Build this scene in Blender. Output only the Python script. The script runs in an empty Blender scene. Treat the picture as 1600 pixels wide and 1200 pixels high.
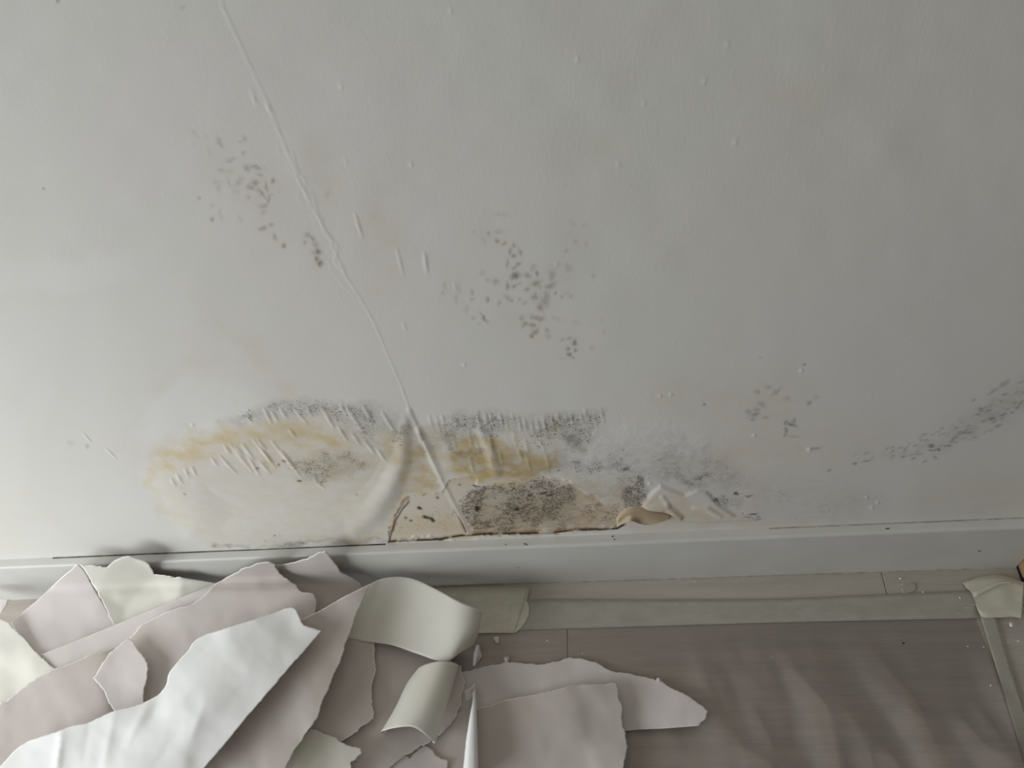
import bpy, math, random
import numpy as np
from mathutils import Vector, Matrix
from mathutils.geometry import delaunay_2d_cdt

random.seed(7)
rng = np.random.default_rng(11)
sc = bpy.context.scene
col = sc.collection

# ------------------------------------------------------------------ camera
# world: x along the skirting wall, y into the wall, z up; lens 1 m above the floor
R = np.array([[0.9868, 0.1591, 0.0288], [-0.0704, 0.583, -0.8094], [-0.1456, 0.7968, 0.5865]])
U_, S_, V_ = np.linalg.svd(R)
R = U_ @ V_
FOC = 1190.0
CAM_Z = 1.0
right = Vector((R[0, 0], R[0, 2], -R[0, 1]))
down = Vector((R[1, 0], R[1, 2], -R[1, 1]))
fwd = Vector((R[2, 0], R[2, 2], -R[2, 1]))
cam_data = bpy.data.cameras.new('camera')
cam_data.sensor_width = 36.0
cam_data.lens = FOC / 1600 * 36.0
cam_data.clip_start = 0.01
cam = bpy.data.objects.new('camera', cam_data)
col.objects.link(cam)
M = Matrix.Identity(4)
for i in range(3):
    M[i][0] = right[i]
    M[i][1] = -down[i]
    M[i][2] = -fwd[i]
M.translation = Vector((0, 0, CAM_Z))
cam.matrix_world = M
sc.camera = cam

# ------------------------------------------------------------------ world, lights, exposure
w = bpy.data.worlds.new('world')
sc.world = w
w.use_nodes = True
bg = w.node_tree.nodes['Background']
bg.inputs['Color'].default_value = (1.0, 0.965, 0.88, 1)
bg.inputs['Strength'].default_value = 0.056


def area(name, loc, target, sx, sy, power, color):
    d = bpy.data.lights.new(name, 'AREA')
    d.shape = 'RECTANGLE'
    d.size = sx
    d.size_y = sy
    d.energy = power
    d.color = color
    o = bpy.data.objects.new(name, d)
    col.objects.link(o)
    o.location = loc
    o.rotation_euler = (Vector(target) - Vector(loc)).to_track_quat('-Z', 'Y').to_euler()
    return o


area('window_daylight', (-1.60, -0.38, 0.62), (-0.40, 0.40, 0.20), 1.2, 1.2, 24.2, (0.93, 0.97, 1.0))
area('ceiling_bounce', (0.2, -0.35, 2.4), (0.2, -0.2, 0.0), 2.0, 1.8, 6.2, (1.0, 0.955, 0.87))
area('doorway_daylight', (1.5, -0.9, 1.1), (0.35, 0.4, 0.4), 0.7, 1.5, 0.3, (0.95, 0.98, 1.0))
sc.view_settings.view_transform = 'Standard'
sc.view_settings.look = 'None'
sc.view_settings.gamma = 1.0
sc.view_settings.use_curve_mapping = False
sc.view_settings.exposure = 0.0

YW = 0.407      # wallpaper surface
YS = 0.394      # front of the skirting
HS = 0.118      # height of the skirting


def ray(px, py):
    v = R.T @ np.array([(px - 800) / FOC, (py - 600) / FOC, 1.0])
    return np.array([v[0], v[2], -v[1]])


def at_h(px, py, h):
    d = ray(px, py)
    t = (h - CAM_Z) / d[2]
    return np.array([0, 0, CAM_Z]) + d * t


def at_y(px, py, y):
    d = ray(px, py)
    return np.array([0, 0, CAM_Z]) + d * (y / d[1])


def to_px(x, y, z):
    a = R[0, 0] * x + R[0, 2] * y - R[0, 1] * (z - CAM_Z)
    b = R[1, 0] * x + R[1, 2] * y - R[1, 1] * (z - CAM_Z)
    c = R[2, 0] * x + R[2, 2] * y - R[2, 1] * (z - CAM_Z)
    return 800 + FOC * a / c, 600 + FOC * b / c


# ------------------------------------------------------------------ helpers
def tag(o, label=None, cat=None, group=None, kind=None):
    if label: o['label'] = label
    if cat: o['category'] = cat
    if group: o['group'] = group
    if kind: o['kind'] = kind
    return o


def mesh_obj(name, verts, faces, mats, parent=None, smooth=True):
    me = bpy.data.meshes.new(name)
    me.from_pydata([tuple(map(float, v)) for v in verts], [], faces)
    me.validate()
    for m in (mats if isinstance(mats, (list, tuple)) else [mats]):
        me.materials.append(m)
    if smooth:
        me.polygons.foreach_set('use_smooth', [True] * len(me.polygons))
    o = bpy.data.objects.new(name, me)
    col.objects.link(o)
    if parent: o.parent = parent
    return o


def profile_x(name, prof, x0, x1, mat, parent=None, n=1):
    """closed y-z outline swept along x"""
    k = len(prof)
    vs, fs = [], []
    for i in range(n + 1):
        x = x0 + (x1 - x0) * i / n
        vs += [(x, p[0], p[1]) for p in prof]
    for i in range(n):
        for j in range(k):
            a, b = i * k + j, i * k + (j + 1) % k
            fs.append((a, b, b + k, a + k))
    fs.append(tuple(range(k))[::-1])
    fs.append(tuple(n * k + j for j in range(k)))
    return mesh_obj(name, vs, fs, mat, parent, smooth=False)


def box(name, x0, x1, y0, y1, z0, z1, mat, parent=None, bevel=0):
    vs = [(x, y, z) for x in (x0, x1) for y in (y0, y1) for z in (z0, z1)]
    fs = [(0, 1, 3, 2), (4, 6, 7, 5), (0, 4, 5, 1), (2, 3, 7, 6), (0, 2, 6, 4), (1, 5, 7, 3)]
    o = mesh_obj(name, vs, fs, mat, parent, smooth=False)
    if bevel:
        b = o.modifiers.new('bevel', 'BEVEL')
        b.width = bevel
        b.segments = 2
    return o


# numpy value noise
_tab = rng.random((256, 256))


def vnoise(x, y):
    xi = np.floor(x).astype(int)
    yi = np.floor(y).astype(int)
    fx = x - xi
    fy = y - yi
    fx = fx * fx * (3 - 2 * fx)
    fy = fy * fy * (3 - 2 * fy)
    a = _tab[xi & 255, yi & 255]
    b = _tab[(xi + 1) & 255, yi & 255]
    c = _tab[xi & 255, (yi + 1) & 255]
    d = _tab[(xi + 1) & 255, (yi + 1) & 255]
    return (a * (1 - fx) + b * fx) * (1 - fy) + (c * (1 - fx) + d * fx) * fy


def fbm(x, y, s, o=4, seed=0.0):
    v = 0
    amp = 1.0
    tot = 0
    for k in range(o):
        v = v + amp * vnoise(x / s + 17.3 * k + seed, y / s + 9.1 * k + seed * 1.7)
        tot += amp
        amp *= 0.5
        s = s / 2.1
    return v / tot


def sstep(a, b, x):
    t = np.clip((x - a) / (b - a), 0, 1)
    return t * t * (3 - 2 * t)


# ------------------------------------------------------------------ material helpers
def new_mat(name):
    m = bpy.data.materials.new(name)
    m.use_nodes = True
    nt = m.node_tree
    return m, nt, nt.nodes['Principled BSDF']


def N(nt, kind, **kw):
    n = nt.nodes.new(kind)
    for k, v in kw.items():
        setattr(n, k, v)
    return n


def noise(nt, vec, scale, detail=4, rough=0.55):
    n = N(nt, 'ShaderNodeTexNoise')
    n.inputs['Scale'].default_value = scale
    n.inputs['Detail'].default_value = detail
    n.inputs['Roughness'].default_value = rough
    nt.links.new(vec, n.inputs['Vector'])
    return n.outputs['Fac']


def coords(nt, scale=(1, 1, 1)):
    tc = N(nt, 'ShaderNodeTexCoord')
    mp = N(nt, 'ShaderNodeMapping')
    mp.inputs['Scale'].default_value = scale
    nt.links.new(tc.outputs['Object'], mp.inputs['Vector'])
    return mp.outputs['Vector']


def rng_map(nt, val, a, b, c=0.0, d=1.0):
    r = N(nt, 'ShaderNodeMapRange')
    r.interpolation_type = 'SMOOTHSTEP'
    for i, v in enumerate((a, b, c, d)):
        if hasattr(v, 'node'):
            nt.links.new(v, r.inputs[i + 1])
        else:
            r.inputs[i + 1].default_value = v
    nt.links.new(val, r.inputs[0])
    return r.outputs[0]


def math_(nt, op, a, b=None, clamp=False):
    n = N(nt, 'ShaderNodeMath', operation=op)
    n.use_clamp = clamp
    for i, v in enumerate((a, b)):
        if v is None: continue
        if hasattr(v, 'node'): nt.links.new(v, n.inputs[i])
        else: n.inputs[i].default_value = v
    return n.outputs[0]


def mix(nt, fac, a, b, blend='MIX'):
    n = N(nt, 'ShaderNodeMix', data_type='RGBA', blend_type=blend)
    if hasattr(fac, 'node'): nt.links.new(fac, n.inputs[0])
    else: n.inputs[0].default_value = fac
    for i, v in ((6, a), (7, b)):
        if hasattr(v, 'node'): nt.links.new(v, n.inputs[i])
        else: n.inputs[i].default_value = (*v, 1)
    return n.outputs[2]


def bump(nt, bsdf, h, strength, dist):
    b = N(nt, 'ShaderNodeBump')
    b.inputs['Strength'].default_value = strength
    b.inputs['Distance'].default_value = dist
    nt.links.new(h, b.inputs['Height'])
    nt.links.new(b.outputs['Normal'], bsdf.inputs['Normal'])


def attr(nt, name):
    a = N(nt, 'ShaderNodeAttribute', attribute_name=name)
    return a.outputs['Fac']


def attr_col(nt, name):
    a = N(nt, 'ShaderNodeAttribute', attribute_name=name)
    return a.outputs['Color']


# ------------------------------------------------------------------ materials
def wallpaper_mat():
    m, nt, b = new_mat('stained_wallpaper')
    v = coords(nt)
    base = mix(nt, rng_map(nt, noise(nt, v, 3.0, 3), 0.35, 0.7), (0.70, 0.695, 0.65), (0.715, 0.69, 0.655))
    c = mix(nt, attr(nt, 'pale'), base, (0.76, 0.755, 0.72))
    c = mix(nt, attr(nt, 'bare'), c, (0.68, 0.615, 0.535))
    blot = rng_map(nt, noise(nt, v, 60, 4), 0.3, 0.72, 0.45, 1.3)
    c = mix(nt, math_(nt, 'MULTIPLY', attr(nt, 'yellow'), blot, True), c, (0.60, 0.47, 0.235))
    c = mix(nt, math_(nt, 'MULTIPLY', attr(nt, 'brown'), blot, True), c, (0.36, 0.21, 0.09))
    hz = rng_map(nt, noise(nt, v, 110, 5, 0.65), 0.3, 0.7, 0.35, 1.35)
    c = mix(nt, math_(nt, 'MULTIPLY', attr(nt, 'haze'), hz, True), c, (0.17, 0.16, 0.13))
    # fine mould specks, threshold driven by the density attribute
    sp = attr(nt, 'speck')
    n1 = math_(nt, 'ADD', math_(nt, 'MULTIPLY', noise(nt, v, 560, 3, 0.65), 0.62), math_(nt, 'MULTIPLY', noise(nt, v, 170, 4, 0.7), 0.38))
    thr = math_(nt, 'SUBTRACT', 0.645, math_(nt, 'MULTIPLY', sp, 0.185))
    k = rng_map(nt, n1, thr, math_(nt, 'ADD', thr, 0.07))
    k = math_(nt, 'MULTIPLY', k, rng_map(nt, sp, 0.03, 0.8, 0.15, 0.85))
    c = mix(nt, k, c, (0.13, 0.108, 0.075))
    c = mix(nt, attr(nt, 'mark'), c, (0.035, 0.028, 0.02))
    c = mix(nt, attr(nt, 'fleck'), c, (0.9, 0.9, 0.88))
    nt.links.new(c, b.inputs['Base Color'])
    b.inputs['Roughness'].default_value = 0.72
    b.inputs['Specular IOR Level'].default_value = 0.3
    g = noise(nt, coords(nt, (1, 1, 0.35)), 420, 3, 0.6)
    g2 = noise(nt, v, 70, 3)
    h = math_(nt, 'ADD', g, math_(nt, 'MULTIPLY', g2, 0.7))
    bump(nt, b, h, 0.22, 0.0004)
    return m


def simple_mat(name, c1, c2, scale=20, rough=0.6, bs=0.2, bd=0.0005, spec=0.4, stretch=(1, 1, 1)):
    m, nt, b = new_mat(name)
    v = coords(nt, stretch)
    f = noise(nt, v, scale, 5)
    nt.links.new(mix(nt, rng_map(nt, f, 0.3, 0.7), c1, c2), b.inputs['Base Color'])
    b.inputs['Roughness'].default_value = rough
    b.inputs['Specular IOR Level'].default_value = spec
    bump(nt, b, noise(nt, v, scale * 12, 3), bs, bd)
    return m


def paper_mat(name, c1, c2, edge=(0.84, 0.82, 0.77), dirt=0.0):
    m, nt, b = new_mat(name)
    v = coords(nt)
    c = mix(nt, rng_map(nt, noise(nt, v, 9, 4), 0.3, 0.7), c1, c2)
    if dirt:
        k = rng_map(nt, noise(nt, v, 150, 3), 0.74, 0.80, 0, dirt)
        k = math_(nt, 'MULTIPLY', k, rng_map(nt, noise(nt, v, 14, 2), 0.55, 0.65))
        c = mix(nt, k, c, (0.12, 0.09, 0.07))
    e = math_(nt, 'MULTIPLY', attr(nt, 'tear'), rng_map(nt, noise(nt, v, 260, 2), 0.3, 0.5))
    c = mix(nt, e, c, edge)
    nt.links.new(c, b.inputs['Base Color'])
    b.inputs['Roughness'].default_value = 0.8
    b.inputs['Specular IOR Level'].default_value = 0.2
    fib = noise(nt, v, 700, 3, 0.7)
    cr = noise(nt, v, 22, 4)
    bump(nt, b, math_(nt, 'ADD', math_(nt, 'MULTIPLY', fib, 0.25), math_(nt, 'MULTIPLY', cr, 2.0)), 0.3, 0.0008)
    return m


M_WALL = wallpaper_mat()
M_SKIRT = simple_mat('skirting_paint', (0.605, 0.60, 0.565), (0.645, 0.64, 0.605), 14, 0.42, 0.08, 0.0003, 0.5)
M_CAULK = simple_mat('old_caulk', (0.34, 0.31, 0.26), (0.55, 0.52, 0.46), 90, 0.8)
M_FRONT = paper_mat('wallpaper_face', (0.54, 0.485, 0.455), (0.58, 0.525, 0.49), dirt=0.5)
M_FRONT2 = paper_mat('wallpaper_face_light', (0.655, 0.60, 0.58), (0.69, 0.635, 0.61), dirt=0.3)
M_BACK = paper_mat('wallpaper_back', (0.69, 0.67, 0.595), (0.73, 0.71, 0.64), dirt=0.2)
M_WHITE = paper_mat('wallpaper_back_white', (0.83, 0.83, 0.815), (0.87, 0.87, 0.86), dirt=0.25)
M_RIM = simple_mat('torn_paper_core', (0.70, 0.66, 0.60), (0.80, 0.77, 0.71), 200, 0.9)
M_CRUMB = simple_mat('plaster_crumb', (0.66, 0.62, 0.57), (0.74, 0.70, 0.66), 120, 0.9)
M_SPECK = simple_mat('white_plaster', (0.85, 0.85, 0.82), (0.9, 0.9, 0.88), 120, 0.9)
M_DARK = simple_mat('dark_gap', (0.01, 0.01, 0.01), (0.02, 0.018, 0.015), 30, 0.8)
M_GAP = simple_mat('gap_shade', (0.06, 0.052, 0.042), (0.22, 0.20, 0.17), 60, 0.9)  # dark colour imitating the shade inside the shrinkage gap
M_TRIM = simple_mat('door_lining_paint', (0.72, 0.72, 0.69), (0.76, 0.76, 0.73), 14, 0.4, 0.08)
M_RAWWOOD = simple_mat('raw_wood_edge', (0.30, 0.19, 0.10), (0.42, 0.29, 0.16), 40, 0.8)
M_SUB = simple_mat('subfloor', (0.16, 0.14, 0.12), (0.2, 0.18, 0.15), 30, 0.9)


def plank_mat():
    m, nt, b = new_mat('grey_oak_laminate')
    v = coords(nt, (1, 14, 1))
    oi = N(nt, 'ShaderNodeObjectInfo')
    sep = N(nt, 'ShaderNodeVectorMath', operation='ADD')
    sc_ = N(nt, 'ShaderNodeVectorMath', operation='SCALE')
    cmb = N(nt, 'ShaderNodeCombineXYZ')
    nt.links.new(oi.outputs['Random'], cmb.inputs[0])
    nt.links.new(oi.outputs['Random'], cmb.inputs[1])
    nt.links.new(cmb.outputs[0], sc_.inputs[0])
    sc_.inputs['Scale'].default_value = 30
    nt.links.new(v, sep.inputs[0])
    nt.links.new(sc_.outputs[0], sep.inputs[1])
    vv = sep.outputs[0]
    a = noise(nt, vv, 5, 5, 0.6)
    f = noise(nt, vv, 34, 4, 0.65)
    c = mix(nt, rng_map(nt, a, 0.3, 0.7), (0.43, 0.385, 0.335), (0.50, 0.45, 0.395))
    c = mix(nt, rng_map(nt, f, 0.52, 0.72, 0, 0.45), c, (0.58, 0.53, 0.48))
    c = mix(nt, rng_map(nt, f, 0.25, 0.42, 0.35, 0.0), c, (0.35, 0.305, 0.26))
    nt.links.new(c, b.inputs['Base Color'])
    b.inputs['Roughness'].default_value = 0.5
    b.inputs['Specular IOR Level'].default_value = 0.35
    bump(nt, b, f, 0.25, 0.0004)
    return m


M_PLANK = plank_mat()


def film_mat():
    m, nt, b = new_mat('clear_plastic_film')
    out = nt.nodes['Material Output']
    nt.nodes.remove(b)
    tr = N(nt, 'ShaderNodeBsdfTransparent')
    tr.inputs[0].default_value = (0.97, 0.96, 0.96, 1)
    gl = N(nt, 'ShaderNodeBsdfGlossy')
    gl.inputs['Roughness'].default_value = 0.22
    gl.inputs['Color'].default_value = (0.9, 0.9, 0.95, 1)
    df = N(nt, 'ShaderNodeBsdfDiffuse')
    df.inputs['Color'].default_value = (0.60, 0.54, 0.54, 1)
    fr = N(nt, 'ShaderNodeFresnel')
    fr.inputs['IOR'].default_value = 1.17
    m1 = N(nt, 'ShaderNodeMixShader')
    m1.inputs[0].default_value = 0.13
    nt.links.new(tr.outputs[0], m1.inputs[1])
    nt.links.new(df.outputs[0], m1.inputs[2])
    m2 = N(nt, 'ShaderNodeMixShader')
    nt.links.new(fr.outputs[0], m2.inputs[0])
    nt.links.new(m1.outputs[0], m2.inputs[1])
    nt.links.new(gl.outputs[0], m2.inputs[2])
    nt.links.new(m2.outputs[0], out.inputs[0])
    return m


def tape_mat(name, c1, c2, opac, rough=0.55):
    m, nt, b = new_mat(name)
    v = coords(nt)
    f = noise(nt, v, 25, 4)
    nt.links.new(mix(nt, rng_map(nt, f, 0.3, 0.7), c1, c2), b.inputs['Base Color'])
    nt.links.new(rng_map(nt, noise(nt, coords(nt, (1, 2.5, 1)), 28, 3), 0.3, 0.65, opac - 0.05, opac + 0.05), b.inputs['Alpha'])
    b.inputs['Roughness'].default_value = rough
    bump(nt, b, noise(nt, v, 600, 2), 0.2, 0.0003)
    return m


M_FILM = film_mat()
M_TAPE = tape_mat('masking_tape', (0.52, 0.50, 0.425), (0.57, 0.55, 0.475), 0.64)
M_TAPE_Y = tape_mat('masking_tape_yellowed', (0.72, 0.70, 0.56), (0.76, 0.74, 0.61), 0.84)

# ------------------------------------------------------------------ floor
floor = box('floor', -2.2, 1.9, -1.6, 0.60, -0.03, -0.0085, M_SUB)
tag(floor, kind='structure')
plank_src = None
PW = 0.190
rows = [(0.345 - PW * k, 0.345 - PW * (k - 1)) for k in range(0, 10)]
joints = [0.310, -0.097, 0.55, 0.02, -0.4, 0.7, 0.2, -0.2, 0.45, 0.1]
for k, (ya, yb) in enumerate(rows):
    j = joints[k]
    xs = [j + 1.28 * q for q in range(-3, 3)]
    for a, b_ in zip(xs[:-1], xs[1:]):
        if b_ < -2.1 or a > 1.85:
            continue
        a = max(a, -2.2)
        b_ = min(b_, 1.9)
        g = 0.0003
        o = box('plank', a + g, b_ - g, ya + g, min(yb, 0.56) - g, -0.008, 0.0, M_PLANK, floor, bevel=0.0009)

# ------------------------------------------------------------------ wall (wallpaper)
def axis(a, b, step, lo, hi, coarse):
    s = list(np.arange(lo, a, coarse)) + list(np.arange(a, b, step)) + list(np.arange(b, hi + coarse * .5, coarse))
    return np.array(s)


XL = np.unique(np.concatenate([np.arange(-2.2, -0.92, 0.04), np.arange(-0.92, 0.47, 0.00122), np.array([0.4705])]))
ZL = np.unique(np.concatenate([np.array([0.0, 0.06]), np.arange(0.105, 0.33, 0.00098), np.arange(0.33, 0.92, 0.0019),
                               np.arange(0.95, 2.45, 0.08)]))
GX, GZ = np.meshgrid(XL, ZL)
nx, nz = len(XL), len(ZL)
X = GX.ravel()
Z = GZ.ravel()
PX, PY = to_px(X, np.full_like(X, YW), Z)
# only the part the photo can show gets painted; further out it stays plain wallpaper
ok = (PX > -250) & (PX < 1850) & (PY > -250) & (PY < 1000) & (Z > 0.09)
wx = PX + (fbm(PX, PY, 26, 4, 3.0) - 0.5) * 26 + (fbm(PX, PY, 7, 2, 8.0) - 0.5) * 5
wy = PY + (fbm(PX, PY, 26, 4, 5.5) - 0.5) * 26 + (fbm(PX, PY, 7, 2, 1.0) - 0.5) * 5
A = {k: np.zeros(len(X)) for k in ('yellow', 'brown', 'haze', 'speck', 'bare', 'pale', 'mark', 'fleck')}
DISP = np.zeros(len(X))


def sub(x0, y0, x1, y1):
    return np.nonzero(ok & (PX > x0) & (PX < x1) & (PY > y0) & (PY < y1))[0]


def stroke(pts, feather=1.0, warp=True):
    """pts (x, y, halfwidth, value) -> idx, value falling to 0 at the half width"""
    P = np.array(pts, float)
    mw = P[:, 2].max() + 14
    I = sub(P[:, 0].min() - mw, P[:, 1].min() - mw, P[:, 0].max() + mw, P[:, 1].max() + mw)
    x = wx[I] if warp else PX[I]
    y = wy[I] if warp else PY[I]
    best = np.zeros(len(I))
    if len(P) == 1:
        P = np.vstack([P, P + [0.01, 0, 0, 0]])
    for a, b in zip(P[:-1], P[1:]):
        d = b[:2] - a[:2]
        t = np.clip(((x - a[0]) * d[0] + (y - a[1]) * d[1]) / (d @ d + 1e-9), 0, 1)
        r = np.hypot(x - a[0] - t * d[0], y - a[1] - t * d[1])
        wd = a[2] + (b[2] - a[2]) * t
        val = a[3] + (b[3] - a[3]) * t
        best = np.maximum(best, val * (1 - sstep(1 - feather, 1.0, r / wd)))
    return I, best


def poly(pts, feather=6.0, warp=True):
    P = np.array(pts, float)
    f = feather + 14
    I = sub(P[:, 0].min() - f, P[:, 1].min() - f, P[:, 0].max() + f, P[:, 1].max() + f)
    x = wx[I] if warp else PX[I]
    y = wy[I] if warp else PY[I]
    inside = np.zeros(len(I), bool)
    dist = np.full(len(I), 1e9)
    for a, b in zip(P, np.roll(P, -1, 0)):
        d = b - a
        t = np.clip(((x - a[0]) * d[0] + (y - a[1]) * d[1]) / (d @ d + 1e-9), 0, 1)
        dist = np.minimum(dist, np.hypot(x - a[0] - t * d[0], y - a[1] - t * d[1]))
        cr = ((a[1] > y) != (b[1] > y)) & (x < (b[0] - a[0]) * (y - a[1]) / (b[1] - a[1] + 1e-12) + a[0])
        inside ^= cr
    s = np.where(inside, dist, -dist)
    return I, sstep(-feather, feather, s)


def add(k, iv, amt=1.0):
    I, v = iv
    A[k][I] = np.clip(np.maximum(A[k][I], v * amt), 0, 1)


def addsum(k, iv, amt=1.0):
    I, v = iv
    A[k][I] = np.clip(A[k][I] + v * amt, 0, 1)


def raise_(iv, mm):
    I, v = iv
    DISP[I] += v * mm * 0.001


# --- faint discolouring higher up
for q in ([(240, 605, 22, .10), (280, 572, 22, .13), (340, 560, 20, .10)],
          [(350, 505, 30, .10), (405, 560, 34, .20), (455, 615, 28, .18)],
          [(590, 320, 50, .10), (600, 390, 60, .16), (590, 460, 50, .13)],
          [(480, 240, 50, .10), (520, 300, 50, .12)],
          [(800, 240, 60, .06), (960, 230, 50, .10)], [(1180, 130, 60, .09), (1270, 150, 60, .10)],
          [(1420, 240, 60, .10)], [(780, 500, 40, .08), (840, 540, 50, .10)], [(920, 580, 50, .09)],
          [(1030, 620, 60, .12), (1230, 620, 60, .14)], [(1150, 700, 80, .16), (1350, 690, 60, .12)],
          [(1450, 780, 60, .12), (1600, 770, 50, .16)], [(360, 250, 60, .07), (420, 320, 50, .14)]):
    addsum('yellow', stroke(q), 1.0)
add('pale', poly([(245, 620), (290, 592), (340, 588), (390, 604), (418, 630), (380, 650), (300, 680), (250, 700), (215, 690)], 12), 0.6)
add('pale', poly([(0, 405), (200, 402), (215, 425), (160, 450), (0, 455)], 12), 0.4)

# --- left blister
add('yellow', stroke([(232, 752, 22, .45), (262, 720, 38, .60), (305, 698, 40, .66), (355, 684, 38, .64), (420, 675, 32, .56),
                      (470, 678, 36, .62), (515, 686, 36, .70), (545, 692, 24, .4)]))
add('yellow', stroke([(236, 760, 18, .30), (256, 795, 16, .36), (292, 816, 14, .30)]))
add('yellow', poly([(225, 745), (300, 690), (450, 655), (620, 660), (640, 720), (600, 800), (560, 842), (330, 846), (270, 815)], 18), 0.20)
add('yellow', poly([(330, 715), (450, 690), (560, 700), (620, 720), (540, 745), (430, 735)], 14), 0.34)
add('pale', poly([(300, 745), (520, 755), (600, 725), (615, 740), (590, 790), (540, 830), (350, 830), (290, 790)], 14), 0.35)
add('yellow', poly([(590, 668), (640, 668), (640, 725), (600, 712)], 9), 0.48)
add('yellow', poly([(628, 690), (655, 690), (668, 712), (690, 752), (676, 770), (640, 775), (622, 735)], 8), 0.60)
add('yellow', stroke([(640, 765, 14, .45), (600, 835, 16, .25)]))
add('haze', stroke([(345, 662, 14, .14), (380, 645, 16, .26), (430, 638, 18, .30), (500, 640, 18, .30), (570, 640, 18, .30), (630, 655, 14, .25)]))
add('speck', stroke([(340, 662, 22, .3), (380, 642, 26, .62), (430, 640, 26, .60), (500, 642, 26, .62), (570, 648, 34, .60), (635, 660, 26, .5)]))
add('haze', stroke([(540, 665, 20, .2), (575, 690, 26, .22), (610, 700, 22, .15)]))
add('speck', stroke([(545, 662, 26, .4), (580, 685, 30, .45), (620, 700, 22, .3)]))
add('haze', stroke([(460, 722, 20, .12), (500, 735, 24, .30), (540, 708, 16, .34)]))
add('speck', stroke([(455, 722, 20, .35), (495, 738, 26, .68), (540, 712, 20, .72), (560, 715, 14, .5)]))
add('speck', stroke([(425, 720, 12, .55), (400, 725, 12, .4), (380, 722, 8, .4)]))
add('speck', stroke([(460, 748, 12, .5), (480, 752, 12, .5)]))
add('brown', stroke([(500, 735, 14, .15), (540, 712, 12, .25)]))

# --- middle damp patch
add('yellow', poly([(696, 690), (735, 678), (775, 690), (800, 702), (872, 706), (880, 730), (845, 750), (790, 768), (742, 752), (700, 735)], 8), 0.74)
add('yellow', poly([(640, 665), (700, 660), (740, 690), (720, 760), (690, 755)], 12), 0.28)
add('yellow', poly([(780, 660), (880, 655), (880, 715), (790, 705)], 14), 0.16)
add('brown', stroke([(735, 738, 12, .2), (775, 730, 16, .30), (830, 735, 16, .34), (870, 725, 14, .3)]))
add('brown', stroke([(640, 768, 10, .15), (660, 752, 12, .25), (690, 748, 10, .2)]))
add('haze', stroke([(655, 678, 14, .50), (664, 700, 13, .60)]))
add('haze', stroke([(690, 668, 22, .34), (700, 690, 18, .40), (712, 706, 14, .55), (738, 708, 12, .50), (722, 725, 14, .35)]))
add('haze', stroke([(670, 668, 16, .25), (720, 656, 18, .26), (790, 656, 18, .20), (860, 655, 22, .32), (930, 650, 22, .34)]))
add('speck', stroke([(668, 672, 20, .5), (720, 655, 24, .60), (790, 655, 20, .50), (860, 655, 26, .55), (935, 650, 22, .5)]))
add('haze', stroke([(868, 672, 18, .40), (895, 685, 22, .58), (905, 700, 18, .52)]))
add('speck', stroke([(868, 680, 22, .5), (895, 690, 24, .62), (880, 715, 18, .5)]))
add('brown', stroke([(880, 680, 16, .12), (905, 695, 16, .15)]))

# --- bare torn area and heavy mould along the foot
BARE = [(606, 848), (612, 828), (620, 808), (632, 790), (640, 781), (662, 772), (680, 765), (700, 758), (712, 748), (730, 742), (745, 745),
        (735, 756), (770, 766), (800, 762), (850, 752), (880, 748), (900, 770), (930, 782), (962, 792), (984, 808), (975, 824), (940, 830),
        (860, 834), (800, 836), (735, 838), (690, 843)]
add('bare', poly(BARE, 3), 0.85)
add('pale', poly([(905, 735), (920, 705), (950, 670), (1000, 655), (1080, 668), (1110, 690), (1050, 725), (1000, 730), (960, 738)], 10), 0.55)
add('pale', poly([(655, 770), (700, 745), (735, 742), (745, 752), (722, 775), (700, 775)], 6), 0.75)
add('pale', poly([(905, 765), (960, 752), (965, 790), (920, 790)], 8), 0.5)
add('haze', poly([(730, 765), (895, 758), (900, 815), (830, 832), (745, 830), (715, 800)], 12), 0.40)
add('brown', poly([(735, 765), (895, 758), (900, 815), (830, 832), (745, 830), (720, 800)], 14), 0.22)
add('speck', poly([(722, 762), (800, 752), (895, 752), (900, 800), (890, 825), (830, 836), (740, 836), (712, 808)], 10), 0.84)
add('speck', poly([(618, 815), (660, 775), (720, 790), (735, 836), (610, 845)], 10), 0.42)
add('speck', poly([(890, 790), (985, 792), (980, 820), (900, 830)], 7), 0.62)
add('speck', poly([(960, 742), (1012, 745), (1008, 780), (996, 800), (972, 802), (966, 770)], 6), 0.98)
add('haze', poly([(960, 742), (1012, 745), (1008, 780), (996, 800), (972, 802), (966, 770)], 8), 0.38)
add('speck', poly([(880, 722), (940, 712), (1000, 728), (1010, 748), (960, 752), (900, 745)], 12), 0.66)
add('haze', stroke([(890, 728, 14, .20), (930, 726, 16, .38), (960, 722, 14, .36), (990, 740, 16, .36)]))
add('haze', stroke([(1035, 735, 14, .25), (1062, 748, 16, .55), (1078, 752, 15, .70), (1095, 748, 13, .50), (1112, 742, 10, .3)]))
add('haze', stroke([(1045, 728, 7, .4), (1075, 738, 7, .45)]))
add('speck', stroke([(1040, 745, 22, .55), (1075, 752, 22, .72), (1108, 752, 16, .60)]))
add('speck', stroke([(1030, 705, 36, .36), (1090, 712, 36, .40), (1140, 735, 24, .45)]))
add('haze', stroke([(930, 690, 50, .12), (1040, 700, 50, .16), (1120, 725, 40, .14)]))
add('speck', stroke([(1108, 772, 10, .6), (1122, 785, 13, .78), (1145, 790, 15, .72), (1150, 772, 14, .72), (1175, 775, 10, .6)]))
add('haze', stroke([(1122, 785, 12, .25), (1150, 785, 15, .28)]))
add('speck', stroke([(1140, 803, 7, .8), (1178, 805, 7, .7)]))
add('speck', stroke([(1190, 770, 34, .46), (1250, 780, 36, .50), (1320, 785, 26, .42), (1345, 795, 18, .3)]))
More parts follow.
